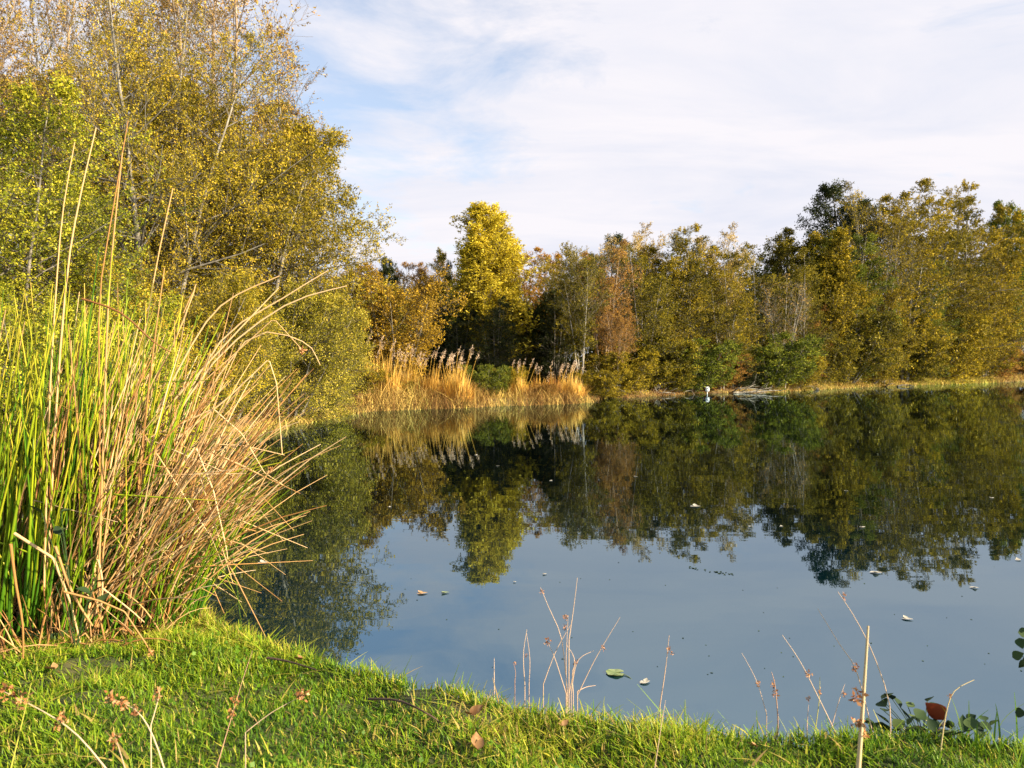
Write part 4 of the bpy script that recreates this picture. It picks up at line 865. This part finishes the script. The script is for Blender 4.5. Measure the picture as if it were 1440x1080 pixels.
# ------------------------------------------------------------------ light, sky, camera
SUN_EL = R(25); SUN_AZ = math.atan2(.91, -.41)   # measured from +Y towards +X
sdv = Vector((math.sin(SUN_AZ) * math.cos(SUN_EL), math.cos(SUN_AZ) * math.cos(SUN_EL), math.sin(SUN_EL)))
ld = bpy.data.lights.new('sun', 'SUN'); ld.energy = 5.0; ld.angle = R(.5); ld.color = (1, .85, .62)
lo = link('sun', ld); lo.rotation_euler = sdv.to_track_quat('Z', 'Y').to_euler(); lo.location = (20, -20, 30)
w = bpy.data.worlds.new('World'); bpy.context.scene.world = w; w.use_nodes = True; nt = w.node_tree; nt.nodes.clear(); L = nt.links.new
sky = nd(nt, 'ShaderNodeTexSky', sky_type='NISHITA', sun_disc=False, sun_elevation=SUN_EL, sun_rotation=SUN_AZ)
b1 = nd(nt, 'ShaderNodeBackground'); b1.inputs[1].default_value = .10; L(sky.outputs[0], b1.inputs[0])
tc = nd(nt, 'ShaderNodeTexCoord'); sx = nd(nt, 'ShaderNodeSeparateXYZ'); L(tc.outputs['Generated'], sx.inputs[0])
za = nd(nt, 'ShaderNodeMath', operation='ADD'); za.inputs[1].default_value = .12; L(sx.outputs['Z'], za.inputs[0])
zm = nd(nt, 'ShaderNodeMath', operation='MAXIMUM'); zm.inputs[1].default_value = .05; L(za.outputs[0], zm.inputs[0])
dx = nd(nt, 'ShaderNodeMath', operation='DIVIDE'); dy = nd(nt, 'ShaderNodeMath', operation='DIVIDE')
L(sx.outputs['X'], dx.inputs[0]); L(zm.outputs[0], dx.inputs[1]); L(sx.outputs['Y'], dy.inputs[0]); L(zm.outputs[0], dy.inputs[1])
cb_ = nd(nt, 'ShaderNodeCombineXYZ'); L(dx.outputs[0], cb_.inputs[0]); L(dy.outputs[0], cb_.inputs[1])
n1 = nd(nt, 'ShaderNodeTexNoise'); n1.inputs['Scale'].default_value = 2.2; n1.inputs['Detail'].default_value = 8; n1.inputs['Roughness'].default_value = .62; n1.inputs['Distortion'].default_value = .4
L(cb_.outputs[0], n1.inputs[0])
def spot(px, py, width, amt):
    d = ray(px, py); d = d / np.linalg.norm(d); dp = nd(nt, 'ShaderNodeVectorMath', operation='DOT_PRODUCT'); L(tc.outputs['Generated'], dp.inputs[0]); dp.inputs[1].default_value = tuple(d)
    mr = nd(nt, 'ShaderNodeMapRange', interpolation_type='SMOOTHSTEP'); mr.inputs[1].default_value = math.cos(width); mr.inputs[2].default_value = 1; mr.inputs[3].default_value = 0; mr.inputs[4].default_value = amt
    L(dp.outputs['Value'], mr.inputs[0]); return mr.outputs[0]
acc = n1.outputs[0]
for s_ in (spot(715, 50, .15, -.16), spot(455, 140, .20, -.14), spot(560, 90, .22, -.06), spot(1100, 150, .6, .12)):
    ad = nd(nt, 'ShaderNodeMath', operation='ADD'); L(acc, ad.inputs[0]); L(s_, ad.inputs[1]); acc = ad.outputs[0]
cov = ramp(nt, [(.24, (.30, .30, .30)), (.50, (1, 1, 1))]); L(acc, cov.inputs[0])
n2 = nd(nt, 'ShaderNodeTexNoise'); n2.inputs['Scale'].default_value = 1.2; n2.inputs['Detail'].default_value = 9; n2.inputs['Roughness'].default_value = .6; n2.inputs['Distortion'].default_value = .5; mp = nd(nt, 'ShaderNodeMapping'); mp.inputs['Scale'].default_value = (.7, 1.6, 1); mp.inputs['Location'].default_value = (3, 1, 0)
L(cb_.outputs[0], mp.inputs[0]); L(mp.outputs[0], n2.inputs[0])
cc = ramp(nt, [(.36, (.335, .342, .385)), (.60, (.395, .382, .40))]); L(n2.outputs[0], cc.inputs[0])
b2 = nd(nt, 'ShaderNodeBackground'); b2.inputs[1].default_value = 1.0; L(cc.outputs[0], b2.inputs[0])
ms = nd(nt, 'ShaderNodeMixShader'); 
zr = nd(nt, 'ShaderNodeMapRange'); zr.inputs[1].default_value = .55; zr.inputs[2].default_value = .85; zr.inputs[3].default_value = 1; zr.inputs[4].default_value = 0; L(sx.outputs['Z'], zr.inputs[0])
yr = nd(nt, 'ShaderNodeMapRange'); yr.inputs[1].default_value = -.1; yr.inputs[2].default_value = -.6; yr.inputs[3].default_value = 1; yr.inputs[4].default_value = .1; L(sx.outputs['Y'], yr.inputs[0])
m1_ = nd(nt, 'ShaderNodeMath', operation='MULTIPLY'); L(zr.outputs[0], m1_.inputs[0]); L(yr.outputs[0], m1_.inputs[1])
m2_ = nd(nt, 'ShaderNodeMath', operation='MULTIPLY'); L(m1_.outputs[0], m2_.inputs[0]); L(cov.outputs[0], m2_.inputs[1]); L(m2_.outputs[0], ms.inputs[0]); L(b1.outputs[0], ms.inputs[1]); L(b2.outputs[0], ms.inputs[2])
o = nd(nt, 'ShaderNodeOutputWorld'); L(ms.outputs[0], o.inputs[0])
cam = bpy.data.cameras.new('camera'); co = link('camera', cam); co.location = (0, 0, CAMZ); co.rotation_euler = (R(90) - PITCH, 0, 0)
cam.sensor_width = 36; cam.lens = 27; cam.clip_start = .05; cam.clip_end = 6000
cam.dof.use_dof = True; cam.dof.focus_distance = 6; cam.dof.aperture_fstop = 13
sc = bpy.context.scene; sc.camera = co
sc.view_settings.view_transform = 'Standard'; sc.view_settings.look = 'None'; sc.view_settings.gamma = 1; sc.view_settings.exposure = 1.3
sc.cycles.max_bounces = 6; sc.cycles.diffuse_bounces = 1; sc.cycles.glossy_bounces = 3; sc.cycles.transmission_bounces = 3; sc.cycles.use_denoising = True
